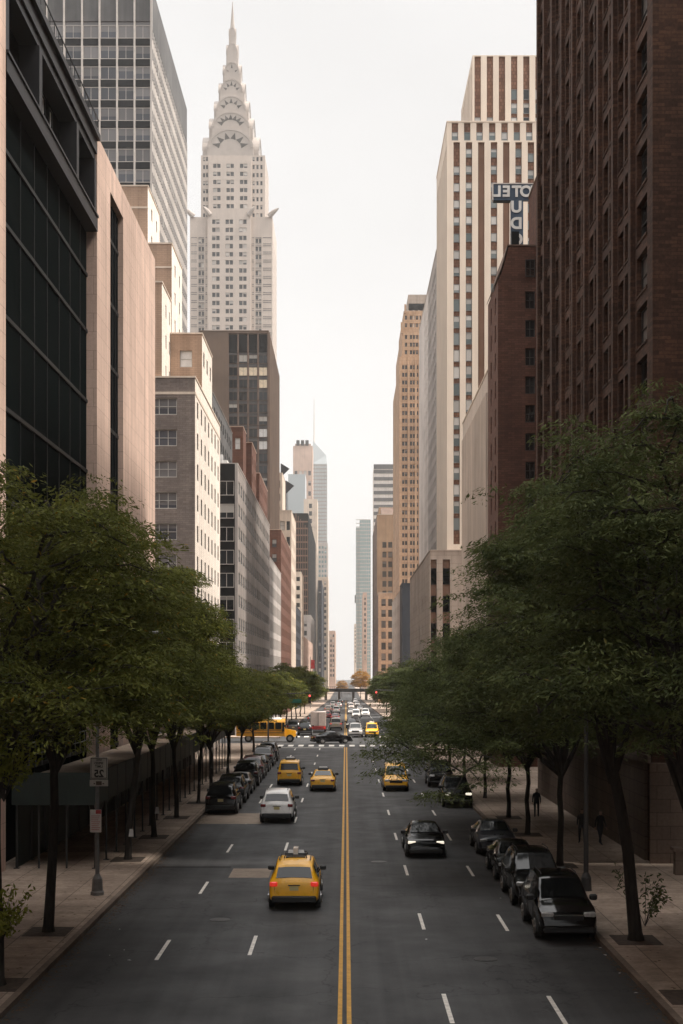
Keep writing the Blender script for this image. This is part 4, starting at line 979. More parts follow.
q.tube([(ax_, 205, hu - 1), (ax_, 205, hu + 1.6)], .05, 6); q.tube([(ax_ - 1.5, 205, hu + .9), (ax_ + 1.2, 205, hu + 1.1)], .05, 6); q.tube([(ax_ - .8, 205, hu + .3), (ax_ - .8, 205, hu + 1.3)], .05, 6); b.part(q, 'antenna', 'pole_grey')
q = MB(); q.box(17.0, 17.4, YW + .7, YW + 1.3, hm - .8, hm + .1); b.finish()
b = Building('beige_low_block', 'low beige stone block with dark window strips at the foot of the white tower', 11.9, 192.8)
b.block(11.9, 14.45, 195.2, 253, -4, 25.8, 'beige_stone', {'-X': dict(cols=grid(198, 252, 1.2, 6), rows=rows(20, 4, 2, 3), style='sash')}, coping='beige_stone')
b.block(11.9, 17.5, 192.8, 195.1, -4, 25.8, 'beige_stone', {'-Y': dict(cols=[(12.0, 12.85), (13.7, 14.75)], rows=[(1, 24.6)], style=None, depth=.4)}, coping='beige_stone', parapet=.5)
for c0, c1 in ((12.0, 12.85), (13.7, 14.75)):
    b.box('spandrel', c0 + .01, c1 - .01, 193.1, 193.3, 1.01, 24.58, 'brown_spandrel')
    for k in range(6): b.window(((c0 + c1) / 2, 193.08, 22.2 - 3.9 * k), c1 - c0 - .04, 2.3, 'sash', '-Y', 'window_frame_dark', 'glass_dark')
b.finish()
b = Building('pale_ribbed_tower', 'pale grey-white building seen edge-on just left of the striped white tower', xw, 218)
b.block(xw, 44, 218, 240, -4, 76.2, 'light_grey_stone', {'-X': dict(cols=grid(219, 239.5, 1.3, 7), rows=rows(74, 2.6, 1.5, 26), style='sash', gm='glass_grey', fm='window_frame_grey', depth=.2)}, coping='white_stone')
b.block(xw, 44, 240.1, 270, -4, 76.2, 'white_stone', {'-X': dict(cols=grid(241, 252, 1.0, 3), rows=rows(74, 2.6, 1.3, 24), style='sash', gm='glass_grey', fm='window_frame_pale', depth=.12)}, coping='white_stone')
b.finish()
# tan set-back tower
YT = 445.0
b = Building('tan_setback_tower', 'slim orange-tan skyscraper with set-back top and dark crown opening, right side', 18, YT)
tcols = []
for px in (404.7, 412.5, 418.6, 425): x = Xof(px, YT); tcols += [(x - .85, x - .1), (x + .1, x + .85)]
b.block(18, 44, YT, 521, -6, 112, 'tan_stone', {'-Y': dict(cols=tcols, rows=rows(109, 2.5, 1.35, 44), style='pane', gm='glass_brown', fm='brown_stone', depth=.3), '-X': dict(cols=grid(446, 520, 1.4, 14), rows=rows(109, 2.5, 1.35, 40), style='pane', gm='glass_brown', fm='brown_stone')})
b.block(18.35, 43.5, YT + .6, 500, 111.5, 121, 'tan_stone', {'-Y': dict(cols=tcols[:6], rows=rows(119, 2.5, 1.35, 3), style='pane', gm='glass_brown', fm='brown_stone', depth=.3)})
b.block(18.9, 43, YT + 1.2, 488, 120.5, 127, 'tan_stone', {'-Y': dict(cols=tcols[:6], rows=rows(125.5, 2.5, 1.35, 2), style='pane', gm='glass_brown', fm='brown_stone', depth=.3)})
b.block(20.4, 42, YT + 2, 480, 121, 132.6, 'beige_stone'); b.box('crown_opening', 20.6, 41.9, YT + 1.8, YT + 1.98, 127.4, 129.6, 'dark_steel')
for x in (20.5, 22.2, 23.9): b.box('pilaster', x - .25, x + .25, YT + 1.4, YT + 1.97, 121, 127.3, 'cream_stone')
for px in (400.5, 408.8, 415.8, 422): x = Xof(px, YT); b.box('pilaster', x - .35, x + .35, YT - .35, YT - .003, -6, 111.6, 'tan_stone')
for x, y in ((18.2, YT + .2), (19.4, YT + .7)): b.box('finial', x - .3, x + .3, y - .3, y + .3, 119.5 if x < 19 else 126, 123 if x < 19 else 129, 'tan_stone')
b.finish()
b = Building('brown_stepped_building', 'brown and ochre stone building with stepped roofs left of the tan tower', XR, 575)
oc = dict(style='pane', gm='glass_brown', fm='brown_stone', depth=.35)
b.block(XR, 40, 600, 700, -8, 78, 'ochre_stone', {'-Y': dict(cols=grid(XR + 2.0, 31, 1.8, 6), rows=rows(66, 4.3, 2.6, 15), **oc), '-X': dict(cols=grid(602, 698, 1.8, 12), rows=rows(66, 4.3, 2.6, 15), **oc)}, {'-X': 'brown_stone', '-Y': 'ochre_stone'}, coping='cream_stone')
b.block(21, 40, 598, 599.9, -8, 62, 'tan_stone', {'-Y': dict(cols=grid(21.5, 31, 1.6, 4), rows=rows(59, 4.3, 2.4, 12), **oc)}, parapet=0)
b.block(XR, 20.8, 575, 597.9, -8, 42, 'tan_stone', {'-Y': dict(cols=grid(XR + .8, 20.2, 1.9, 2), rows=rows(39.5, 4.6, 3.0, 9), **oc), '-X': dict(cols=grid(576, 597, 1.8, 3), rows=rows(39.5, 4.6, 3.0, 9), **oc)}, {'-X': 'brown_stone'}, coping='cream_stone')
q = MB(); q.prism([(612, 78), (640, 78), (626, 84)], 16, 28); b.part(q, 'roof', 'brown_stone')
b.block(15.5, 30, 640, 690, 77, 86, 'ochre_stone', coping='cream_stone'); b.finish()
b = Building('grey_slab_house', 'narrow plain grey building past the small dark one, right side', XR, 345)
b.block(XR, 30, 345, 404, -6, 29, 'light_grey_stone', {'-X': dict(cols=grid(346, 403, 1.4, 9), rows=rows(26, 3.5, 1.8, 7), style='sash', gm='glass_grey')}, coping='light_grey_stone'); b.finish(40)
b = Building('dark_slim_building', 'small dark navy building beside the beige low block, right side', XR, 332)
b.block(XR, 30, 332, 344.8, -6, 30.2, 'navy_panel', {'-Y': dict(cols=[(15.6, 17.2)], rows=rows(28, 3.6, 1.7, 8), style='two', gm='glass_pale', fm='window_frame_pale')}, coping='navy_panel'); b.finish(40)
b = Building('banded_office_tower', 'far white office tower with horizontal dark floor bands, behind the brown stepped building', 18.5, 900)
b.block(18.5, 33, 900, 940, -8, 146, 'white_stone'); q = MB()
for k in range(22): q.box(18.3, 33.1, 899.7, 900 - .004, 140 - k * 4.6, 142.2 - k * 4.6)
q.box(18.3, 33.1, 899.6, 900 - .004, 143, 146); b.part(q, 'window_band', 'slate_wall'); b.finish()
b = Building('teal_glass_tower', 'far teal glass tower, nearest the open sky on the right', 11, 1500)
b.block(15, 27, 1500, 1540, -8, 176, 'glass_teal', parapet=.5); b.block(11, 14.9, 1503, 1540, -8, 168, 'glass_teal', parapet=.5); q = MB()
for k in range(44): q.box(10.9, 27.1, 1499.7, 1500 - .01, 4 + k * 4, 4.9 + k * 4)
for k in range(6): q.box(15 + k * 2.4, 15.3 + k * 2.4, 1499.6, 1500 - .01, 0, 176)
b.part(q, 'mullion_grid', 'light_grey_stone')
b.box('balcony', 9.6, 10.95, 1504, 1512, 85, 94, 'slate_wall'); b.finish()
b = far_tower('far_tan_block', 'far low pinkish block between the teal tower and the brown building', 12.5, 15.5, 1000, 1060, 67, 'pink_stone', nf=1, fw=1.2, sides=('-X',), nside=6, nr=12); b.finish(40)
b = far_tower('distant_slim_block', 'distant pale slim block just left of the teal glass tower', 8.8, 10.9, 1450, 1500, 60, 'cream_stone', nf=1, fw=1.0, nr=10); b.finish(20)
# viaduct across the street
t = thing('street_viaduct', 'low steel viaduct crossing the street far away under the open sky', 'bridge', (0, 700, -6))
q = MB(); q.box(-30, 30, 700, 714, 4.4, 6.0); q.build('deck', 'dark_steel', t)
q = MB()
for k in range(41): q.box(-20 + k, -19.9 + k, 700.1, 700.2, 6.0, 7.0)
q.box(-30, 30, 700.05, 700.25, 7.0, 7.15); q.build('railing', 'dark_steel', t)
for x in (-10.5, -3.5, 3.8, 10.5):
    q = MB(); q.box(x - .6, x + .6, 701, 713, 0, 4.39); q.build('pier', 'base_stone', t)
for c in t.children: c.location = (0, -700, 0)
# ------------------------------------------------------------------ trees
def tree_meshes(seed, H, RAD, fork, leaf, nl=5, per=60, lsize=.155, r0=.19, lean=(0, 0), low=0.0, flat=.075, levels=7, bright=0.0, bias=None, extra=(), under=5, zmin=0.0, shell=95):
    rs = np.random.RandomState(seed); q = MB(); sprays = []
    def curve(p0, p1, rise, n=6, jit=.10):
        p0, p1 = Vector(p0), Vector(p1); L = (p1 - p0).length; out = []
        for k in range(n + 1):
            t = k / n; p = p0.lerp(p1, t); p.z += rise * 4 * t * (1 - t)
            if 0 < k < n: p += Vector(rs.normal(0, 1, 3)) * jit * L / n
            out.append(p)
        return out
    top = Vector((lean[0], lean[1], fork))
    tr = [Vector((0, 0, -.05)), Vector((0, 0, .12)) + top * .02] + [Vector((lean[0] * (k / 4) ** 1.3, lean[1] * (k / 4) ** 1.3, fork * k / 4)) + Vector((rs.normal(0, .05), rs.normal(0, .05), 0)) for k in range(1, 5)]
    q.tube(tr, [r0 * 1.5, r0 * 1.12, r0, r0 * .92, r0 * .88, r0 * .82], 10)
    base_a = rs.uniform(0, 6.28)
    limbs = [(base_a + 2 * math.pi * k / nl + rs.normal(0, .18), rs.uniform(.62, .95), rs.uniform(.72, 1.0)) for k in range(nl)] + [(rs.uniform(0, 6.28), .22, 1.04), (rs.uniform(0, 6.28), .45, 1.0)]
    limbs += [(base_a + 1 + 2 * math.pi * k / 5 + rs.normal(0, .3), rs.uniform(.6, .95), rs.uniform(.18, .42)) for k in range(under)]
    for a, lo, hi in extra: limbs.append((a, lo, hi))
    zc_ = fork + (H - fork) * .28; c0_ = Vector((lean[0] + (bias[0] if bias else 0), lean[1] + (bias[1] if bias else 0), zc_))
    def tuck(p_):                                         # keep branch ends inside the leafy dome
        v = Vector(p_) - c0_; r_ = math.sqrt((v.x / RAD) ** 2 + (v.y / RAD) ** 2 + (max(v.z, 0) / (H - zc_)) ** 2)
        return Vector(p_) if r_ < .82 else c0_ + v * (.82 / r_)
    for a, ro, hf in limbs:
        bx = bias[0] * ro if bias else 0; by = bias[1] * ro if bias else 0
        st = tr[-1] - Vector((0, 0, rs.uniform(0, fork * .12)))
        end = Vector((top.x + math.cos(a) * RAD * ro * .88 + bx, top.y + math.sin(a) * RAD * ro * .88 + by, fork + (H - fork) * hf * (1.0 - .26 * ro * ro) - low * ro))
        end = end if ro > 1.1 else tuck(end)
        lb = curve(st, end, (H - fork) * .10 + .5, 7, .16)
        q.tube(lb, [r0 * .50 * (1 - .87 * k / 7) + .012 for k in range(8)], 7)
        for j in range(levels):
            t = .26 + .74 * j / (levels - 1); fi = min(int(t * 7), 6); p = lb[fi].lerp(lb[fi + 1], t * 7 - fi)
            for sgn in ((-1, 1) if j < levels - 1 else (0,)):
                aa = a + sgn * rs.uniform(.45, 1.25); ln = RAD * (.52 - .22 * t) * rs.uniform(.75, 1.25) * (1 if sgn else .6)
                e = p + Vector((math.cos(aa) * ln, math.sin(aa) * ln, rs.uniform(-.05, .34) * ln - low * .25))
                e = e if ro > 1.1 else tuck(e)
                sb = curve(p, e, ln * .10, 4, .16); q.tube(sb, [.035 * (1 - k * .2) + .008 for k in range(5)], 5)
                for s_ in (.32, .58, .8, 1.0):
                    i2 = min(int(s_ * 4), 3); c = sb[i2].lerp(sb[i2 + 1], s_ * 4 - i2)
                    for _ in range(1 if s_ < .9 else 2):
                        sprays.append((c.x + rs.normal(0, .35), c.y + rs.normal(0, .35), c.z + rs.normal(.05, .12), aa, rs.uniform(.55, 1.05)))
    # keep to an uneven dome, and leaf its outer shell
    zc = fork + (H - fork) * .28; cxx, cyy = lean[0] + (bias[0] if bias else 0), lean[1] + (bias[1] if bias else 0); ph = rs.uniform(0, 6.28, 6)
    def lump(a, e): return .90 + .09 * math.sin(3 * a + ph[0]) * math.cos(2 * e + ph[1]) + .08 * math.sin(5 * a + ph[2] + 3 * e) + .05 * math.sin(9 * a + ph[3]) * math.sin(6 * e + ph[4])
    kept = []
    for s_ in sprays:
        dx, dy, dz = (s_[0] - cxx) / RAD, (s_[1] - cyy) / RAD, (s_[2] - zc) / (H - zc); rr_ = math.sqrt(dx * dx + dy * dy + dz * dz)
        if math.sin(2.5 * s_[0] + ph[0]) * math.sin(2.7 * s_[1] + ph[1]) * math.sin(3.6 * s_[2] + ph[2]) > .30: continue
        if rr_ < lump(math.atan2(dy, dx), math.atan2(dz, math.hypot(dx, dy))) or (low and s_[2] < zc): kept.append(s_)
    sprays = kept
    for k in range(shell):
        a = rs.uniform(0, 6.28); e = math.asin(rs.uniform(-.22, 1)); r_ = lump(a, e) * rs.uniform(.80, 1.0)
        sprays.append((cxx + math.cos(a) * math.cos(e) * RAD * r_, cyy + math.sin(a) * math.cos(e) * RAD * r_, zc + math.sin(e) * (H - zc) * r_, a, rs.uniform(.6, 1.0)))
    S = np.array(sprays); S = S[S[:, 2] > zmin]; K = len(S); m = per; n = K * m
    si = np.repeat(np.arange(K), m)
    rr = np.sqrt(rs.rand(n)); th = rs.rand(n) * 2 * np.pi
    sz = S[si, 4] * RAD / 6.0
    ox, oy = rr * np.cos(th) * sz * 1.2, rr * np.sin(th) * sz * 1.2
    C = np.stack([S[si, 0] + ox, S[si, 1] + oy, S[si, 2] + rs.normal(0, flat, n) - .38 * rr ** 2 * sz], 1)
    da = np.arctan2(oy, ox) + rs.normal(0, .7, n); dp = rs.normal(-.35, .35, n)
    D = np.stack([np.cos(da) * np.cos(dp), np.sin(da) * np.cos(dp), np.sin(dp)], 1)
    N = np.stack([rs.normal(0, .62, n), rs.normal(0, .62, n), np.ones(n)], 1)
    W = np.cross(D, N); W /= np.linalg.norm(W, axis=1, keepdims=True) + 1e-9
    L = (lsize * rs.uniform(.45, 1.5, n))[:, None]; wd_ = L * .24
    V = np.empty((n, 4, 3)); V[:, 0] = C - D * L * .5; V[:, 1] = C + W * wd_ * .6; V[:, 2] = C + D * L * .5; V[:, 3] = C - W * wd_ * .6
    me = bpy.data.meshes.new('crown'); me.vertices.add(n * 4); me.vertices.foreach_set('co', V.ravel())
    me.loops.add(n * 4); me.loops.foreach_set('vertex_index', np.arange(n * 4)); me.polygons.add(n); me.polygons.foreach_set('loop_start', np.arange(0, n * 4, 4))
    me.materials.append(MATS[leaf]); 
    if bright:
        me.materials.append(MATS['leaf_bright']); mi = (rs.rand(K) < bright)[si].astype(np.int32); me.polygons.foreach_set('material_index', mi)
    me.update(); me.validate()
    return q.mesh('trunk', ['bark'], 60), me
def plant_tree(label, x, y, meshes, rz=0.0, sc=1.0, group=None, z=None):
    t = thing('street_tree', label, 'tree', (x, y, (.14 if abs(x) > 8 else 0) + gz(y) if z is None else z), rz, group)
    t.scale = (sc,) * 3
    link('trunk', meshes[0], t); link('crown', meshes[1], t); return t
GL, GR = 'trees along the left sidewalk', 'trees along the right sidewalk'
A = tree_meshes(16, 15.3, 6.2, 5.2, 'leaf_left', nl=7, zmin=6.5, per=150, r0=.19, bright=.03)
B = tree_meshes(12, 15.5, 5.8, 5.4, 'leaf_left', nl=7, zmin=6.9, per=150, r0=.165, bright=.02, lean=(.3, 0))
Cc = tree_meshes(13, 15.2, 5.3, 5.0, 'leaf_left', nl=7, zmin=6.7, per=155, r0=.15, bright=.02, lean=(.5, .3))
D = tree_meshes(14, 13.8, 4.9, 4.8, 'leaf_left', nl=7, zmin=6.0, per=145, r0=.13, lean=(-.3, .3))
small = tree_meshes(15, 9.4, 4.5, 2.8, 'leaf_left', nl=6, zmin=4.7, per=90, r0=.12, lsize=.22, levels=6, shell=80)
small_far = tree_meshes(17, 9.6, 5.2, 2.6, 'leaf_left', nl=6, zmin=2.4, per=80, r0=.12, lsize=.3, levels=6, shell=90)
plant_tree('street tree at the left edge of the picture with low yellow-green sprays on its trunk', -9.5, 37.0, A, .3, group=GL)
plant_tree('leafy street tree with the thick dark trunk in front of the speed limit pole', -9.75, 44.6, B, 1.2, group=GL)
plant_tree('leafy tree beside the corner of the dark green sidewalk shed, first along it', -9.9, 61.8, Cc, .4, group=GL)
plant_tree('leafy tree along the dark green shed, second from its corner', -9.9, 70.2, D, 2.2, 1.0, GL)
plant_tree('leafy tree along the dark green shed, third from its corner', -9.9, 79.5, Cc, 4.0, .85, GL)
plant_tree('smaller tree by the shed, next to the first parked black car on the left', -9.6, 88.5, D, 5.0, .80, GL)
for i, (y, s, lb) in enumerate(((100, 1.06, 'small tree beside the left parked cars, nearest of four before the avenue'), (114, 1.0, 'small tree beside the parked cars on the left, second of four before the avenue'), (129, .98, 'small tree beside the parked cars on the left, third of four before the avenue'), (146, 1.0, 'small tree at the left avenue corner, near the yellow school bus'))):
    plant_tree(lb, -9.9, y, small, i * 1.7, s, GL)
for i, (y, s) in enumerate(((192, 1.12), (208, 1.05), (226, 1.1), (247, 1.05), (270, 1.1), (296, 1.1), (325, 1.1))):
    plant_tree('distant tree on the left sidewalk beyond the avenue, number %s from the crossing' % ('one two three four five six seven'.split()[i]), -9.9, y, small_far, i * 2.1 + .5, s * (.86 + .1 * (i % 3)), GL)
E = tree_meshes(21, 16.9, 5.4, 5.6, 'leaf_right', nl=7, per=155, r0=.20, lean=(-.75, .1), zmin=4.6)
Fm = tree_meshes(22, 14.6, 6.2, 4.2, 'leaf_right', nl=7, per=155, r0=.14, low=.8, bias=(-.3, -.5), extra=((3.4, 1.25, .18), (3.9, 1.2, .05), (3.0, 1.2, .25)), shell=130)
G = tree_meshes(23, 12.6, 6.7, 3.6, 'leaf_right', nl=7, per=145, r0=.13, bias=(-1.1, 0), low=.7, shell=120)
smallR = tree_meshes(24, 9.4, 4.7, 2.8, 'leaf_right', nl=6, per=100, r0=.12, lsize=.22, levels=6, shell=110)
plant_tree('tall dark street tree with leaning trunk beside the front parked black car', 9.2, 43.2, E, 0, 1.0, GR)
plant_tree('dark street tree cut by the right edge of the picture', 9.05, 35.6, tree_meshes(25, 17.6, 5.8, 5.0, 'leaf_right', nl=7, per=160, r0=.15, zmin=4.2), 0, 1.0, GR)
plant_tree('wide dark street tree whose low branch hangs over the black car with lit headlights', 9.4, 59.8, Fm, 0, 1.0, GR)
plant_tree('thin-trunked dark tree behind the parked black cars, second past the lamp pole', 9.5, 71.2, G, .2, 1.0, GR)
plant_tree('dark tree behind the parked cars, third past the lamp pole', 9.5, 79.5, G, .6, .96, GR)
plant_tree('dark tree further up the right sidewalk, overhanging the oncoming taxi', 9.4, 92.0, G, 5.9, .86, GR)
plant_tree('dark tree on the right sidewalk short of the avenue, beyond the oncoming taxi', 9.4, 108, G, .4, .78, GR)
for i, (y, s, lb) in enumerate(((124, 1.1, 'small dark tree on the right, nearer of two before the avenue corner'), (143, 1.0, 'small dark tree at the right avenue corner'))):
    plant_tree(lb, 9.4, y, smallR, i * 1.7, s, GR)
for i, (y, s) in enumerate(((192, 1.1), (209, 1.1), (228, 1.05), (252, 1.1), (280, 1.1), (315, 1.1))):
    plant_tree('distant dark tree on the right sidewalk beyond the avenue, number %s from the crossing' % ('one two three four five six'.split()[i]), 9.4, y, smallR, i * 2.1 + .5, s, GR)
au = tree_meshes(31, 17, 6.5, 5, 'leaf_autumn', nl=5, per=26, lsize=.7, levels=5)
plant_tree('orange autumn tree glowing behind the far viaduct', 8.2, 760, au, z=-6); plant_tree('smaller yellowing autumn tree left of the orange one behind the far viaduct', -2.5, 800, au, 2, .62, z=-6)
# low sprays on the left-edge tree, and a bare-stemmed sprout
q = MB()
def shrub(label, x, y, z, w, h, n, seed, leaf='leaf_left', name='shoot_cluster'):
    rs = np.random.RandomState(seed); t = thing(name, label, 'plant', (x, y, z)); st = MB(); lf = MB()
    for k in range(n):
        a = rs.uniform(0, 6.28); e = Vector((math.cos(a) * w * rs.uniform(.4, 1), math.sin(a) * w * rs.uniform(.4, 1), h * rs.uniform(.5, 1)))
        st.tube([(0, 0, 0), e * .5 + Vector((0, 0, h * .12)), e], [.012, .008, .004], 5)
        for j in range(46):
            c = e * rs.uniform(.35, 1.05) + Vector(rs.normal(0, .09, 3)); d = Vector(rs.normal(0, 1, 3)).normalized() * .09; u = d.orthogonal().normalized() * .035
            lf.quad(c - d, c + u, c + d, c - u)
    st.build('stem', 'bark', t); lf.build('foliage', leaf, t)
shrub('yellow-green leafy shoots at the foot of the left-edge tree', -9.3, 36.6, 1.3, 1.1, 1.7, 12, 41, 'leaf_bright')
shrub('bright leafy shoots growing out of the left-edge tree trunk', -9.1, 36.2, 5.2, 1.3, 2.3, 24, 42, 'leaf_bright')
shrub('thin sprout with few leaves beside the leaning tree on the right', 10.0, 45.5, .15, 1.1, 1.9, 6, 43, 'leaf_right')
# earth pits round the trunks
q = MB()
for x, y in ((-9.5, 37), (-9.75, 44.6), (-9.9, 61.8), (-9.9, 70.2), (9.2, 43.2), (9.05, 35.6), (9.4, 59.8), (9.5, 71.2), (9.5, 79.5), (-9.9, 79.5), (-9.6, 88.5)):
    q.box(x - .7, x + .7, y - .8, y + .8, .10, .152)
tag(q.build('ground_soil', 'soil'), kind='structure')

# ------------------------------------------------------------------ vehicles (built pointing towards +y)
def lerp(a, b, t): return a + (b - a) * t
STY = {
 'sedan': dict(L=4.85, zb=.24, wheel=.33, ax=(-1.42, 1.45), st=[(-2.42, .50, .56, .76, .60), (-2.38, .80, .86, .84, .70), (-2.22, .92, 1.00, .88, .74), (-1.62, .94, 1.06, .915, .74), (-.80, .95, 1.41, .92, .58), (-.15, .95, 1.46, .92, .60), (.40, .95, 1.42, .92, .60), (1.18, .93, 1.03, .915, .76), (1.85, .87, .95, .90, .74), (2.26, .76, .82, .86, .70), (2.42, .50, .56, .76, .60)],
    rear=(-1.60, -.82), front=(.42, 1.16), side=(-1.45, 1.02), tail=.82, head=.70, mir=.88),
 'suv': dict(L=4.6, zb=.28, wheel=.36, ax=(-1.38, 1.40), st=[(-2.30, .52, .58, .80, .66), (-2.27, .92, .98, .87, .74), (-2.20, 1.04, 1.12, .90, .76), (-1.86, 1.06, 1.60, .915, .64), (-1.45, 1.05, 1.68, .92, .65), (-.2, 1.04, 1.71, .92, .66), (.35, 1.03, 1.66, .92, .65), (1.12, 1.00, 1.12, .915, .78), (1.80, .94, 1.02, .90, .76), (2.18, .82, .88, .86, .72), (2.30, .52, .58, .78, .64)],
    rear=(-2.185, -1.90), front=(.38, 1.10), side=(-1.72, .95), tail=.98, head=.80, mir=.85),
 'van': dict(L=4.7, zb=.26, wheel=.34, ax=(-1.45, 1.50), st=[(-2.35, .52, .58, .82, .70), (-2.33, .95, 1.02, .88, .76), (-2.28, 1.04, 1.14, .90, .78), (-2.10, 1.06, 1.78, .91, .70), (-1.7, 1.06, 1.84, .915, .70), (.1, 1.05, 1.86, .915, .70), (.65, 1.03, 1.76, .91, .69), (1.50, 1.00, 1.10, .90, .78), (1.95, .92, 1.0, .88, .74), (2.26, .78, .84, .84, .70), (2.35, .52, .58, .78, .62)],
    rear=(-2.27, -2.12), front=(.68, 1.48), side=(-2.0, 1.30), tail=1.0, head=.78, mir=1.2),
}
def car_surf(S, y):
    st = S['st']
    for a, b in zip(st[:-1], st[1:]):
        if a[0] <= y <= b[0]:
            t = (y - a[0]) / (b[0] - a[0]); return tuple(lerp(a[k], b[k], t) for k in range(1, 5))
    return st[-1][1:] if y > 0 else st[0][1:]
def side_pt(S, y, t):
    zb, zt, wb, wr = car_surf(S, y); return lerp(wb * .975, wr, t), lerp(zb, zt - .03, t)
def make_car(style, label='car', name='parked_car', sign=False, tail='tail_red', head='head_off', taxi=False):
    S = STY[style]; t = thing(name, label, 'car'); st = S['st']
    # shell: stations refined between the given ones
    ys = []
    for a, b in zip(st[:-1], st[1:]): ys += [lerp(a[0], b[0], k / 3) for k in range(3)]
    ys.append(st[-1][0]); q = MB(); rings = []
    for y in ys:
        zb, zt, wb, wr = car_surf(S, y); zo = S['zb'] + max(0, abs(y) - S['L'] / 2 + .35) * .25
        half = [(wb * .86, zo), (wb * .965, zo + .10), (wb * .99, lerp(zo, zb, .35)), (wb, lerp(zo, zb, .62)), (wb * .985, zb - .02), (wb * .96, zb + .015 if zt - zb > .05 else zb + .01), (lerp(wb * .96, wr, .5), lerp(zb, zt - .03, .5)), (wr, zt - .03), (wr * .86, zt), (wr * .45, zt + .022)]
        rings.append([(x, y, z) for x, z in half] + [(0, y, zt + .03)] + [(-x, y, z) for x, z in reversed(half)])
    q.loft(rings, 0, True); body = q.build('body', 'car_black', t, 42)
    def patch(y0, y1, f, n, m, off):
        g = MB(); grid_ = [[f(lerp(y0, y1, i / n), j / m) for j in range(m + 1)] for i in range(n + 1)]
        for i in range(n):
            for j in range(m): g.quad(grid_[i][j], grid_[i + 1][j], grid_[i + 1][j + 1], grid_[i][j + 1])
        return g
    def topf(off, wk):
        def f(y, v):
            zb, zt, wb, wr = car_surf(S, y); e = .02
            z2 = car_surf(S, y + e)[1]; z1 = car_surf(S, y - e)[1]; nrm = Vector((0, -(z2 - z1), 2 * e)).normalized()
            x = (2 * v - 1) * wr * wk; return (x, y + nrm.y * off, zt + .03 * (1 - (x / wr) ** 2) - .004 + nrm.z * off)
        return f
    r0, r1 = S['rear']; patch(lerp(r0, r1, .06), lerp(r0, r1, .94), topf(.018, .88), 4, 6, 0).build('rear_window', 'car_glass', t, 60)
    f0, f1 = S['front']; patch(lerp(f0, f1, .05), lerp(f0, f1, .97), topf(.018, .90), 4, 6, 0).build('windshield', 'car_glass', t, 60)
    s0, s1 = S['side']; mid = lerp(s0, s1, .52)
    for sg in (-1, 1):
        for a, b in ((s0, mid - .04), (mid + .04, s1)):
            def f(y, v, sg=sg):
                x, z = side_pt(S, y, lerp(.10, .88, v)); return (sg * (x + .014), y, z + .006)
            patch(a, b, f, 4, 2, 0).build('side_window', 'car_glass', t, 60)
    # wheels
    for ay in S['ax']:
        for sg in (-1, 1):
            wb = car_surf(S, ay)[2]; xo = sg * (wb + .012); r = S['wheel']; g = MB()
            g.cyl((0, 0, 0), r, 'x', .20, 20); w = g.build('wheel', 'tyre', t, 40); w.location = (xo - sg * .09, ay, r)
            g = MB(); g.cyl((sg * .10, 0, 0), r * .66, 'x', .03, 16)
            for k in range(5):
                a = k * 2 * math.pi / 5; g.tube([(sg * .12, 0, 0), (sg * .118, math.cos(a) * r * .6, math.sin(a) * r * .6)], .035, 4)
            g.build('rim', 'rim', w, 40)
            g = MB(); n = 14; ra = r + .075; pts = [(xo + sg * .004, ay + math.cos(math.pi * k / n) * ra, S['zb'] * .9 + math.sin(math.pi * k / n) * (ra + r - S['zb'] * .9)) for k in range(n + 1)]
            g.loft([[(p[0] - sg * .05, p[1], p[2]) for p in pts], pts], 0, True); g.build('wheel_arch', 'trim_black', t)
    ytail, yhead = st[1][0], st[-2][0]
    lw = car_surf(S, ytail)[2]; hw = car_surf(S, yhead)[2]
    for sg in (-1, 1):
        g = MB(); a, b = sorted((sg * (lw - .27), sg * (lw + .012))); g.bbox(a, b, ytail - .04, ytail + .22, S['tail'] - (.07 if style == 'sedan' else .10), S['tail'] + .07, .03); g.build('taillight', tail, t, 40)
        g = MB(); a, b = sorted((sg * (hw - .40), sg * (hw - .02))); g.bbox(a, b, yhead - .16, yhead + .06, S['head'] - .06, S['head'] + .09, .03); g.build('headlight', head, t, 40)
        my = S['mir']; mz = car_surf(S, my)[0] + .08; mxx = car_surf(S, my)[2]
        g = MB(); a, b = sorted((sg * (mxx - .04), sg * (mxx + .20))); g.bbox(a, b, my - .09, my + .09, mz - .05, mz + .13, .035); g.build('mirror', 'trim_black', t, 40)
    g = MB(); g.bbox(-lw * .93, lw * .93, st[0][0] - .07, st[0][0] + .2, S['zb'] + .02, S['zb'] + .27, .04); g.build('bumper', 'trim_black', t, 40)
    g = MB(); g.bbox(-hw * .9, hw * .9, st[-1][0] - .2, st[-1][0] + .05, S['zb'] + .0, S['zb'] + .2, .04); g.build('bumper', 'trim_black', t, 40)
    g = MB(); g.bbox(-.46, .46, yhead - .02, yhead + .10, S['head'] - .16, S['head'] + .02, .03); g.build('grille', 'trim_black', t, 40)
    g = MB(); g.box(-.46, .46, yhead + .09, yhead + .112, S['head'] + .0, S['head'] + .035); g.build('grille_bar', 'chrome', t)
    g = MB(); zp = S['tail'] - (.16 if style != 'sedan' else .04); g.box(-.16, .16, ytail - .035, ytail - .015, zp - .075, zp + .075); g.build('number_plate', 'plate', t)
    g = MB(); g.box(-.22, .22, ytail - .02, ytail + .03, zp + .09, zp + .125); g.build('handle', 'trim_black', t)
    # panel gaps: tailgate and doors
    g = MB(); zt0, zt1 = S['zb'] + .30, car_surf(S, st[2][0])[0] - .02; hwx = lw * .80
    g.tube([(-hwx, ytail - .012, zt1), (-hwx, ytail - .016, zt0), (hwx, ytail - .016, zt0), (hwx, ytail - .012, zt1)], .010, 4); g.build('tailgate_seam', 'trim_black', t)
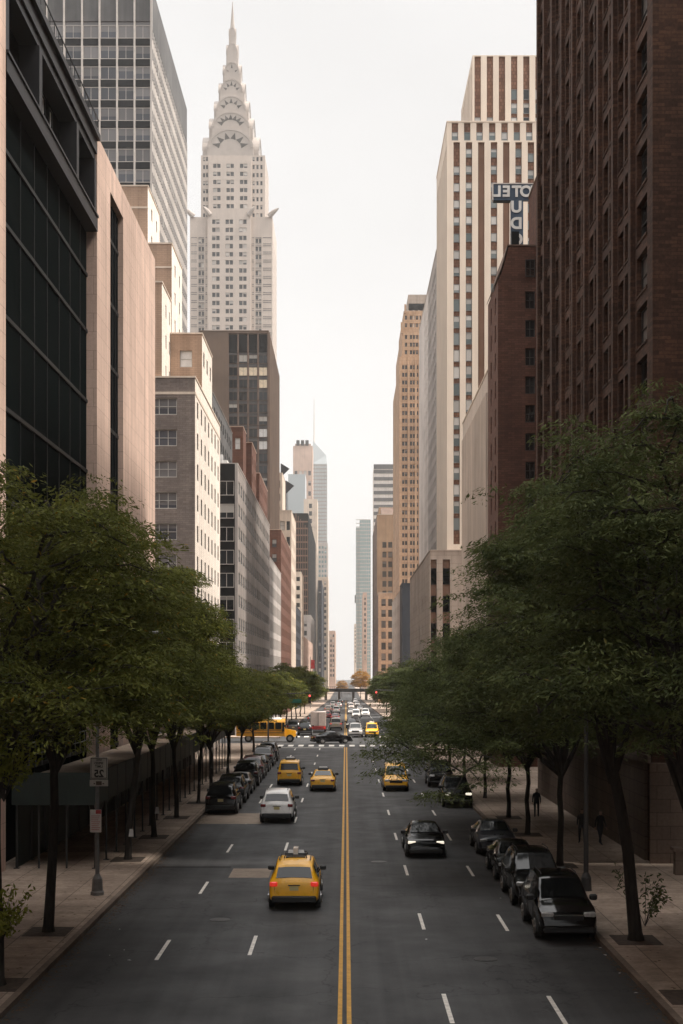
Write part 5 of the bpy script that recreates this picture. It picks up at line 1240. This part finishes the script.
    for sg in (-1, 1):
        g = MB()
        for yy in (S['side'][0] + .25, mid, S['side'][1] - .12):
            zb, zt, wb, wr = car_surf(S, yy); g.tube([(sg * (wb + .001), yy, S['zb'] + .15), (sg * (wb + .003), yy, lerp(S['zb'], zb, .62)), (sg * (wb * .985 + .003), yy, zb - .02)], .009, 4)
        g.build('door_seam', 'trim_black', t)
        for yy in (mid - .16, S['side'][1] - .95):
            zb, zt, wb, wr = car_surf(S, yy); g = MB(); a, c = sorted((sg * (wb - .01), sg * (wb + .035))); g.box(a, c, yy - .08, yy + .08, zb - .12, zb - .085); g.build('door_handle', 'trim_black', t)
    if style != 'sedan':
        for sg in (-1, 1):
            zr = car_surf(S, -.6)[1]; g = MB(); g.tube([(sg * .56, -1.35, zr + .03), (sg * .57, -1.2, zr + .075), (sg * .57, .0, zr + .085), (sg * .56, .2, zr + .03)], .018, 6); g.build('roof_rail', 'trim_black', t)
    if sign:
        zr = car_surf(S, 0)[1] + .03; g = MB()
        g.loft([[(-.33, -.16, zr), (.33, -.16, zr), (.33, .02, zr), (-.33, .02, zr)], [(-.28, -.10, zr + .2), (.28, -.10, zr + .2), (.28, -.04, zr + .2), (-.28, -.04, zr + .2)]]); g.build('roof_sign', 'blind_white', t)
        g = MB(); g.box(-.40, .40, -.24, -.17, zr - .01, zr + .10); g.box(-.36, .36, -.75, -.25, zr - .01, zr + .04); g.build('sign_base', 'trim_black', t)
    return t
def recolour(o, paint_, tail=None, head=None):
    for c in o.children:
        n = c.name.split('.')[0]; mm = {'body': paint_, 'taillight': tail, 'headlight': head}.get(n)
        if mm: c.material_slots[0].link = 'OBJECT'; c.material_slots[0].material = MATS[mm]
PROTO = {}
USED = set()
def car(style, x, y, rz, paint_, label, name='car', cat='car', group=None, tail='tail_red', head='head_off', sign=False, scale=None):
    key = (style, sign)
    if key not in PROTO:
        o = PROTO[key] = make_car(style, label, name, sign)
    else:
        o = dup(PROTO[key], label=label); 
    o.name = name; o['label'] = label; o['category'] = cat
    if group: o['group'] = group
    elif 'group' in o: del o['group']
    o.location = (x, y, gz(y) + .005); o.rotation_euler = (0 if y < 200 else -.012, 0, R(rz))
    if scale: o.scale = scale
    recolour(o, paint_, tail, head); return o
TX = 'yellow taxis'
tx = car('suv', -1.88, 51.5, 0, 'taxi_yellow', 'yellow taxi hatchback with roof light and glowing tail lights, nearest vehicle on the road', 'taxi', 'taxi', TX, 'brake_red', sign=True)
# advertising frame on its roof
g = MB(); zr = 1.72; g.tube([(-.42, -.8, zr), (-.38, -.75, zr + .10), (.38, -.75, zr + .10), (.42, -.8, zr)], .025, 6); g.tube([(-.42, .3, zr), (-.38, .25, zr + .10), (.38, .25, zr + .10), (.42, .3, zr)], .025, 6); g.build('roof_frame', 'trim_black', tx)
g = MB(); g.prism([(-.65, zr + .02), (.10, zr + .02), (.02, zr + .33), (-.55, zr + .33)], -.09, .09); g.build('roof_board', 'car_tan', tx)
car('suv', -3.95, 79.9, 0, 'car_white', 'white sport utility car with dark rear window, behind the second taxi', 'suv_car', 'car', None, 'tail_red', scale=(1.04, 1.04, 1.08))
car('van', -4.3, 105.5, 0, 'taxi_yellow', 'boxy yellow taxi van with wide rear window, ahead of the white car', 'taxi', 'taxi', TX, 'tail_red', sign=True)
car('sedan', -1.68, 100.6, 0, 'taxi_yellow', 'yellow sedan taxi with pale rear glass, beside the double yellow line', 'taxi', 'taxi', TX, 'tail_red', sign=True)
car('sedan', 3.72, 65.5, 180, 'car_black', 'black sedan with lit headlights driving towards the camera', 'sedan_car', 'car', None, head='head_on')
car('van', 3.62, 100.7, 180, 'taxi_yellow', 'oncoming yellow taxi half hidden by the right-hand leaves', 'taxi', 'taxi', TX, sign=True)
PL, PR = 'cars parked along the left kerb', 'cars parked along the right kerb'
for st_, y, c, lb in (('suv', 84.6, 'car_black', 'black parked car on the left kerb, nearest of the row, by the pale concrete patch'), ('suv', 91.3, 'car_black', 'black parked car on the left kerb, second of the row'), ('sedan', 98.2, 'car_grey', 'dark grey parked sedan on the left kerb, third of the row'), ('suv', 105.0, 'car_black', 'black parked car on the left kerb, fourth of the row, level with the taxi van'), ('suv', 112.0, 'car_maroon', 'dark maroon parked car on the left kerb, fifth of the row'), ('sedan', 119.2, 'car_black', 'black parked sedan on the left kerb, sixth of the row'), ('suv', 126.2, 'car_grey', 'dark grey parked car on the left kerb, seventh of the row'), ('suv', 133.5, 'car_navy', 'dark blue parked car on the left kerb, last of the row before the avenue')):
    car(st_, -7.58, y, 0, c, lb, 'parked_car', 'car', PL)
for st_, y, c, hd, lb in (('suv', 45.8, 'car_black', 'head_off', 'black parked car with a silver grille bar, front of the row on the right kerb'), ('suv', 52.1, 'car_black', 'head_off', 'black parked car on the right kerb, second in the row from the front'), ('sedan', 58.3, 'car_black', 'head_off', 'black parked sedan on the right kerb, third in the row'), ('sedan', 66.2, 'car_navy', 'head_off', 'dark blue parked sedan on the right kerb, fourth in the row, under the hanging branch'), ('suv', 88.8, 'car_black', 'head_on', 'black parked car with bright lamps on the right kerb, seen through leaves'), ('suv', 104.0, 'car_black', 'head_off', 'black parked car on the right kerb hidden deep under the trees')):
    car(st_, 7.12, y, 180, c, lb, 'parked_car', 'car', PR, head=hd)
# traffic in and beyond the avenue
TF = 'traffic beyond the avenue'
car('sedan', -1.75, 164.8, -72, 'car_black', 'black sedan turning across the white crosswalk of the avenue', 'sedan_car', 'car')
car('suv', 1.25, 181.5, 180, 'car_silver', 'silver car entering the avenue from beyond, just right of the yellow line', 'suv_car', 'car', TF, head='head_on')
car('van', 3.45, 182.0, 180, 'taxi_yellow', 'yellow taxi van entering the avenue beside the silver car', 'taxi', 'taxi', TX, sign=True)
car('suv', -5.6, 187, 0, 'car_black', 'black car just past the avenue, right of the school bus', 'suv_car', 'car', TF)
car('suv', -7.4, 193, 0, 'car_grey', 'dark grey car at the kerb just past the avenue behind the school bus', 'suv_car', 'car', TF)
far = [('van', -1.5, 204, 0, 'car_tan', 'tan van past the avenue beside the red-bottomed box truck'), ('sedan', .9, 214, 180, 'car_black', 'black oncoming sedan past the avenue near the yellow line'),
 ('sedan', -2.1, 262, 0, 'car_red', 'red sedan in the queue beyond the avenue'), ('suv', -3.9, 271, 0, 'car_red', 'second red car in the queue, left of the red sedan'), ('suv', -5.8, 240, 0, 'car_silver', 'silver car in the left lane of the far queue'),
 ('van', 2.1, 285, 180, 'car_white', 'white oncoming van in the far traffic'), ('suv', 4.2, 297, 180, 'car_white', 'white oncoming car behind the white van'), ('sedan', 1.3, 330, 180, 'car_silver', 'silver oncoming sedan far up the street'),
 ('van', -2.4, 338, 0, 'car_white', 'white van with red tail lights in the far queue'), ('suv', -4.6, 350, 0, 'car_tan', 'tan car in the far queue left of the white van'), ('sedan', 3.8, 372, 180, 'car_white', 'white oncoming sedan in the distance'),
 ('van', 1.6, 410, 180, 'truck_cream', 'cream oncoming van in the distance'), ('suv', -2.2, 420, 0, 'car_silver', 'silver car in the distance ahead of the white van'), ('van', -4.4, 455, 0, 'car_white', 'white van far off in the left lane'),
 ('suv', 3.9, 470, 180, 'car_white', 'pale oncoming car very far off'), ('sedan', 1.4, 520, 180, 'car_silver', 'silver oncoming car near the viaduct'), ('suv', -2.2, 540, 0, 'car_black', 'black car near the viaduct'), ('van', 4.0, 580, 180, 'car_white', 'white oncoming van almost under the viaduct')]
for st_, x, y, rz, c, lb in far: car(st_, x, y, rz, c, lb, {'van': 'van', 'suv': 'suv_car', 'sedan': 'sedan_car'}[st_], 'van' if st_ == 'van' else 'car', TF, tail='brake_red' if rz == 0 else 'tail_red', head='head_on' if rz else 'head_off')
# box truck with a red lower body
t = thing('box_truck', 'cream box truck with red lower body just beyond the avenue, left of the tan van', 'truck', (-3.95, 196, gz(196)))
g = MB(); g.bbox(-1.1, 1.1, -2.6, 1.4, .95, 3.0, .05); g.build('cargo_box', 'truck_cream', t, 40)
g = MB(); g.bbox(-1.08, 1.08, -2.66, 1.4, .45, .94, .04); g.build('chassis', 'car_red', t, 40)
g = MB(); g.prism([(1.45, .5), (3.1, .5), (3.1, 1.3), (2.5, 1.45), (2.1, 2.2), (1.45, 2.3)], -1.0, 1.0, inset=.06); g.build('cab', 'car_red', t, 40)
g = MB(); g.box(-.03, .03, -2.68, -2.6, 1.0, 2.9); g.build('rear_door_seam', 'trim_black', t)
for y in (-1.6, 2.3):
    for sg in (-1, 1): g = MB(); g.cyl((sg * .95, y, .4), .4, 'x', .26, 16); g.build('wheel', 'tyre', t, 40)
for sg in (-1, 1): g = MB(); g.bbox(sg * .9 - .12, sg * .9 + .12, -2.72, -2.6, .62, .84, .02); g.build('taillight', 'brake_red', t)
# school bus crossing on the avenue
t = thing('school_bus', 'yellow school bus with white roof crossing the avenue from the left', 'bus', (-8.9, 168.5, 0))
g = MB(); g.prism([(-1.15, .75), (1.15, .75), (1.2, 1.5), (1.17, 2.55), (.95, 2.86), (-.95, 2.86), (-1.17, 2.55), (-1.2, 1.5)], -4.6, 1.4, inset=.05); g.build('body', 'bus_yellow', t, 40)
g = MB(); g.prism([(-1.0, 2.84), (1.0, 2.84), (.7, 2.98), (-.7, 2.98)], -4.55, .9, inset=.05); g.build('roof', 'blind_white', t, 40)
g = MB(); g.loft([[(1.35, -1.0, .65), (1.35, 1.0, .65), (1.35, .98, 1.62), (1.35, -.98, 1.62)], [(2.6, -.9, .65), (2.6, .9, .65), (2.6, .85, 1.42), (2.6, -.85, 1.42)], [(2.75, -.8, .7), (2.75, .8, .7), (2.75, .75, 1.3), (2.75, -.75, 1.3)]]); g.build('bonnet', 'bus_yellow', t, 40)
for k in range(6):
    g = MB(); g.box(-4.4 + k * .92, -3.62 + k * .92, -1.24, -1.10, 1.62, 2.46); g.build('side_window', 'car_glass', t)
g = MB(); g.box(1.05, 1.36, -1.24, -1.1, 1.3, 2.46); g.build('door_window', 'car_glass', t); g = MB(); g.box(1.37, 1.46, -1.0, 1.0, 1.68, 2.5); g.build('windshield', 'car_glass', t)
for zz in (1.15, 1.48): g = MB(); g.box(-4.5, 1.3, -1.235, -1.1, zz, zz + .06); g.build('rub_rail', 'trim_black', t)
for x in (-3.1, 2.0):
    for sg in (-1, 1):
        g = MB(); g.cyl((x, sg * 1.0, .48), .48, 'y', .28, 18); w = g.build('wheel', 'tyre', t, 40); g = MB(); g.cyl((x, sg * 1.15, .48), .26, 'y', .03, 14); g.build('rim', 'rim', w, 40)
g = MB(); g.bbox(2.7, 2.88, -1.05, 1.05, .5, .78, .04); g.build('bumper', 'trim_black', t)
for sg in (-1, 1): g = MB(); g.cyl((2.77, sg * .7, 1.05), .13, 'x', .08, 14); g.build('headlight', 'head_off', t)
g = MB(); g.bbox(1.3, 1.55, -1.4, -1.22, 1.9, 2.2, .04); g.build('mirror', 'trim_black', t)

# ------------------------------------------------------------------ street furniture
# sidewalk shed
SX0, SX1, SY0, SY1 = -14.45, -10.75, 58.8, 128.0
t = thing('sidewalk_shed', 'dark green construction shed over the left sidewalk with plywood deck and thin posts', 'shed', (SX1, SY0, .14)); off = (SX1, SY0, .14)
g = MB(); g.box(SX0, SX1 - .06, SY0 + .06, SY1, 3.0, 3.15); g.build('deck', 'plywood', t, None, off)
g = MB(); g.box(SX1 - .06, SX1, SY0, SY1, 2.9, 4.3)
for k in range(28): g.box(SX1, SX1 + .02, SY0 + .3 + k * 2.44, SY0 + .36 + k * 2.44, 2.9, 4.3)
g.build('fascia', 'shed_green', t, None, off)
g = MB(); g.box(SX0, SX1 - .061, SY0, SY0 + .06, 2.9, 4.3)
for k in range(2): g.box(SX0 + 1.2 + k * 1.22, SX0 + 1.26 + k * 1.22, SY0 - .02, SY0, 2.9, 4.3)
g.build('fascia', 'shed_green', t, None, off)
for k in range(26):
    y = SY0 + .15 + k * 2.75
    if y > SY1 - .2: break
    for x in (SX1 - .12, SX0 + .2):
        g = MB(); g.tube([(x, y, .15), (x, y, 3.0)], .045, 8); g.box(x - .12, x + .12, y - .12, y + .12, .145, .17); g.build('post', 'pipe', t, None, off)
    if k % 2 == 0 and y + 2.75 < SY1:
        g = MB(); g.tube([(SX1 - .12, y, 1.9), (SX1 - .12, y + 2.75, 3.0)], .025, 6); g.build('brace', 'pipe', t, None, off)
for x in (-13.3, -12.1):
    g = MB(); g.tube([(x, SY0 + .15, .15), (x, SY0 + .15, 3.0)], .045, 8); g.build('post', 'pipe', t, None, off)
g = MB()
for k in range(12): g.tube([(SX0 + .25, 61 + k * 1.3, 4.3), (SX0 + .25, 61 + k * 1.3, 5.45)], .025, 6)
for z in (4.9, 5.45): g.tube([(SX0 + .25, 61, z), (SX0 + .25, 75.3, z)], .03, 6)
g.build('railing', 'pole_grey', t, None, off)
g = MB(); g.box(SX0 + .1, SX0 + .16, SY0 + .3, SY1 - .2, .145, 2.99); g.build('shed_shade_panel', 'shed_green', t, None, off)  # dark panel standing in for the shade under the shed
g = MB(); g.box(SX0 + .02, SX1 - .2, SY0 + .2, SY1 - .1, 3.16, 3.9); g.build('deck_planks', 'plywood', t, None, off)
# lamp post with the speed sign
t = thing('lamp_post', 'grey lamp post with flared base carrying two signs on the left sidewalk', 'lamp post', (-9.5, 52.0, .14))
g = MB(); oct_ = lambda r, z: [(r * math.cos(k * math.pi / 4 + .39), r * math.sin(k * math.pi / 4 + .39), z) for k in range(8)]
g.loft([oct_(.26, 0), oct_(.26, .12), oct_(.22, .16), oct_(.19, .62), oct_(.13, .72), oct_(.10, .8)]); g.build('base', 'pole_grey', t)
g = MB(); g.tube([(0, 0, .75), (0, 0, 5), (0, 0, 9.3)], [.085, .07, .055], 10); g.build('pole', 'pole_grey', t, 50)
g = MB(); g.tube([(0, 0, 9.0), (.6, 0, 9.7), (1.8, 0, 10.0)], [.05, .04, .035], 8); g.build('arm', 'pole_grey', t, 50)
g = MB(); g.bbox(1.7, 2.5, -.14, .14, 9.93, 10.08, .05); g.build('lamp_head', 'pole_grey', t, 40)
s = thing('speed_limit_sign', 'white speed limit sign reading 25 in mirror writing, high on the left lamp post', 'sign', (-9.5, 51.88, 4.3)); so = (-9.5, 51.88, 4.3)
sx0, sx1, sz1, sz0 = Xof(90.3, 51.9), Xof(107.7, 51.9), Hof(757.2, 51.9), Hof(779.0, 51.9)
g = MB(); g.bbox(sx0, sx1, 51.87, 51.90, sz0, sz1, .02); g.build('panel', 'sign_grey', s, None, so)
g = MB(); e = .03; b_ = .018
for (a, c, z0, z1) in ((sx0 + e, sx1 - e, sz1 - e - b_, sz1 - e), (sx0 + e, sx1 - e, sz0 + e, sz0 + e + b_), (sx0 + e, sx0 + e + b_, sz0 + e + b_, sz1 - e - b_), (sx1 - e - b_, sx1 - e, sz0 + e + b_, sz1 - e - b_)): g.box(a, c, 51.862, 51.87, z0, z1)
g.build('border', 'sign_black', s, None, so)
sc = (sx0 + sx1) / 2
letters('25', .38, sc, sz0 + .20, 51.866, parent=s, off=so, mat='sign_black', bold=.012, depth=.003)
letters('LIMIT', .125, sc, sz0 + .475, 51.866, parent=s, off=so, mat='sign_black', bold=.003, depth=.003)
letters('SPEED', .125, sc, sz0 + .60, 51.866, parent=s, off=so, mat='sign_black', bold=.003, depth=.003)
letters('NYC', .10, sc, sz0 + .725, 51.866, parent=s, off=so, mat='sign_black', bold=.003, depth=.003)
s = thing('camera_notice_sign', 'small pale plate under the mirrored speed limit sign', 'sign', (-9.5, 51.88, 4.0)); so = (-9.5, 51.88, 4.0)
pz1, pz0 = Hof(779.6, 51.9), Hof(786.3, 51.9); g = MB(); g.bbox(sx0 - .02, sx1 + .02, 51.87, 51.90, pz0, pz1, .015); g.build('panel', 'sign_grey', s, None, so)
g = MB(); g.box(sc - .11, sc + .11, 51.862, 51.87, pz0 + .05, pz1 - .06); g.box(sc - .2, sc - .14, 51.862, 51.87, pz0 + .08, pz1 - .13); g.box(sc + .14, sc + .2, 51.862, 51.87, pz0 + .08, pz1 - .13); g.build('symbol', 'soil', s, None, so)
s = thing('parking_sign', 'white parking sign with red header, lower on the left lamp post', 'sign', (-9.62, 51.9, 3.0)); so = (-9.62, 51.9, 3.0)
qx0, qx1, qz1, qz0 = Xof(90.2, 51.9), Xof(101.5, 51.9), Hof(809.5, 51.9), Hof(832.3, 51.9)
g = MB(); g.bbox(qx0, qx1, 51.86, 51.89, qz0, qz1, .015); g.build('panel', 'sign_white', s, None, so)
g = MB(); g.box(qx0 + .22, qx1 - .01, 51.852, 51.86, qz1 - .16, qz1 - .01)
for k in range(8): g.box(qx0 + .05, qx1 - .05 - .03 * (k % 3), 51.852, 51.86, qz1 - .25 - k * .075, qz1 - .232 - k * .075)
g.build('red_marking', 'sign_red', s, None, so)
# right lamp post
t = thing('lamp_post', 'plain grey lamp post on the right sidewalk beside the second parked black car', 'lamp post', (9.35, 53.0, .14))
g = MB(); g.loft([oct_(.22, 0), oct_(.2, .5), oct_(.11, .7)]); g.build('base', 'pole_dark', t)
g = MB(); g.tube([(0, 0, .65), (0, 0, 5), (0, 0, 9)], [.10, .085, .06], 10); g.build('pole', 'pole_dark', t, 50)
g = MB(); g.tube([(0, 0, 8.7), (-.6, 0, 9.4), (-1.8, 0, 9.7)], [.05, .04, .035], 8); g.build('arm', 'pole_dark', t, 50)
g = MB(); g.bbox(-2.5, -1.7, -.14, .14, 9.63, 9.78, .05); g.build('lamp_head', 'pole_dark', t, 40)
# paper notices tied to two trunks
for i, (px, py, Z, lb) in enumerate(((131.0, 833, 61.5, 'small white paper notice fixed to the first tree trunk by the shed'), (157.0, 810.5, 69.9, 'small white paper notice fixed to the second tree trunk by the shed'))):
    x = Xof(px, Z); z = Hof(py, Z); g = MB(); g.loft([[(x - .11, Z, z - .16), (x + .11, Z, z - .16), (x + .09, Z, z + .18), (x - .06, Z, z + .18)], [(x - .11, Z + .02, z - .16), (x + .11, Z + .02, z - .16), (x + .09, Z + .02, z + .18), (x - .06, Z + .02, z + .18)]])
    o = g.build('paper_notice', 'paper', None, None, (x, Z, z)); o.location = (x, Z, z); tag(o, lb, 'notice', 'paper notices on tree trunks')
# traffic signals at the avenue
def signal(x, y, arm, label, lit='lens_red'):
    t = thing('traffic_light', label, 'traffic light', (x, y, .14 + gz(y)))
    g = MB(); g.loft([oct_(.2, 0), oct_(.18, .4), oct_(.10, .55)]); g.tube([(0, 0, .5), (0, 0, 6)], [.10, .07], 10); g.build('pole', 'pole_dark', t, 50)
    g = MB(); g.tube([(0, 0, 5.7), (arm * .4, 0, 6.0), (arm, 0, 6.1)], [.06, .05, .04], 8); g.build('arm', 'pole_dark', t, 50)
    hx = arm - (.1 if arm > 0 else -.1)
    g = MB(); g.bbox(hx - .17, hx + .17, -.25, .05, 4.85, 5.95, .04); hd_ = g.build('signal_head', 'signal_yellow', t, 40)
    for k, (mm, zz) in enumerate(((lit, 5.76), ('sign_black', 5.40), ('sign_black', 5.04))):
        g = MB(); g.cyl((hx, -.26, zz), .115, 'y', .03, 16); g.build('lens', mm, hd_)
    return t
t = signal(-9.0, 157.5, 4.9, 'traffic light showing red on a long arm at the left avenue corner')
s = thing('street_name_sign', 'green street name sign hanging from the left traffic light arm', 'sign', (-6.0, 157.4, 5.3)); g = MB(); g.box(-.85, .85, 0, .04, -.22, .22); g.build('panel', 'sign_green', s); g = MB(); g.box(-.5, -.46, .01, .03, .22, .7); g.box(.46, .5, .01, .03, .22, .75); g.build('bracket', 'pole_dark', s)
signal(8.5, 184.5, -4.5, 'traffic light showing red on an arm at the far right avenue corner')
s = thing('hanging_banner', 'small red banner on a pole far down the left side of the street', 'banner', (-11.0, 420, gz(420))); g = MB(); g.tube([(0, 0, 0), (0, 0, 16)], .09, 8); g.build('pole', 'pole_grey', s); g = MB(); g.box(.15, 1.3, -.03, .03, 12.3, 15); g.build('banner', 'banner_red', s)
# stone planter wall at the right, with dark planting
t = thing('planter_wall', 'low pale stone wall with dark shrubs at the foot of the dark brick building', 'wall', (14.2, 57.0, .14)); 
g = MB(); g.box(-.4, 12, 0, .4, 0, 1.0); g.box(-.5, 12, -.1, .5, 1.0, 1.14); g.build('wall', 'base_stone', t)
# ------------------------------------------------------------------ people
def person(label, x, y, rz, step, cloth, h=1.72):
    me = bpy.data.meshes.new('person'); k = h / 1.75
    J = [(0, 0, .95), (0, 0, 1.12), (0, .01, 1.32), (0, .0, 1.46), (0, .02, 1.54), (0, .03, 1.64), (0, .02, 1.72)]; Rd = [.145, .13, .155, .075, .055, .095, .07]
    E = [(0, 1), (1, 2), (2, 3), (3, 4), (4, 5), (5, 6)]
    def add(p, r, par): J.append(p); Rd.append(r); E.append((par, len(J) - 1)); return len(J) - 1
    for sg in (-1, 1):
        f = sg * step
        hp = add((sg * .10, 0, .88), .10, 0); kn = add((sg * .11, f * .18 + .02, .50), .068, hp); an = add((sg * .11, f * .34, .09), .045, kn); add((sg * .12, f * .34 + .16, .045), .035, an)
        sh = add((sg * .17, 0, 1.39), .062, 2); el = add((sg * .22, -f * .10, 1.14), .048, sh); wr = add((sg * .23, -f * .2 + .05, .90), .034, el); pa = add((sg * .235, -f * .22 + .06, .83), .032, wr)
        for q_ in range(4): a = add((sg * .25 + .0, -f * .22 + .03 + q_ * .02, .765 - .01 * (q_ in (1, 2))), .010, pa); add((sg * .24, -f * .22 + .035 + q_ * .02, .735 - .008 * (q_ in (1, 2))), .009, a)
        add((sg * .24, -f * .22 + .105, .80), .010, pa)
    me.from_pydata([tuple(c * k for c in p) for p in J], E, [])
    tmp = bpy.data.objects.new('person', me); COL.objects.link(tmp); md = tmp.modifiers.new('skin', 'SKIN'); md.use_smooth_shade = True
    for i, v in enumerate(me.skin_vertices[0].data): v.radius = (Rd[i] * k * (1.15 if i in (0, 1, 2) else 1), Rd[i] * k * (.8 if i in (0, 1, 2) else 1)); v.use_root = i == 0
    tmp.modifiers.new('sub', 'SUBSURF').levels = 1
    m2 = bpy.data.meshes.new_from_object(tmp.evaluated_get(bpy.context.evaluated_depsgraph_get())); bpy.data.objects.remove(tmp)
    m2.name = 'person'; m2.materials.clear()
    for mm in (cloth, 'skin', 'cloth_navy', 'hair'): m2.materials.append(MATS[mm])
    for p in m2.polygons:
        c = p.center / k
        p.material_index = 3 if (c.z > 1.68 or (c.z > 1.56 and c.y < .02)) else 1 if (c.z > 1.49 or (c.z < .88 and abs(c.x) > .2)) else 2 if c.z < .93 else 0
    o = link('person', m2); o.location = (x, y, .14); o.rotation_euler = (0, 0, R(rz)); return tag(o, label, 'person', 'pedestrians on the right sidewalk')
person('person in dark clothes standing still on the right sidewalk, behind the lamp post', 11.75, 67.8, 160, .15, 'cloth_black')
person('person in dark clothes walking with legs apart, nearer the wall on the right sidewalk', 12.55, 67.2, 200, .75, 'cloth_black', 1.7)
person('person in dark clothes far up the right sidewalk between the trees', 11.2, 80.0, 175, .5, 'cloth_navy', 1.7)

# ------------------------------------------------------------------ air between the far towers
hz = bpy.data.materials.new('haze'); hz.use_nodes = True; ht_ = hz.node_tree
for n in list(ht_.nodes):
    if n.type == 'BSDF_PRINCIPLED': ht_.nodes.remove(n)
vp = ht_.nodes.new('ShaderNodeVolumePrincipled'); vp.inputs['Color'].default_value = (.95, .93, .91, 1); vp.inputs['Density'].default_value = HAZE; vp.inputs['Anisotropy'].default_value = .2
ht_.links.new(vp.outputs['Volume'], [n for n in ht_.nodes if n.type == 'OUTPUT_MATERIAL'][0].inputs['Volume'])
MATS['haze'] = hz
g = MB(); g.box(-710, 710, -70, 2510, -9.2, 345); hb_ = tag(g.build('haze', 'haze'), kind='stuff')
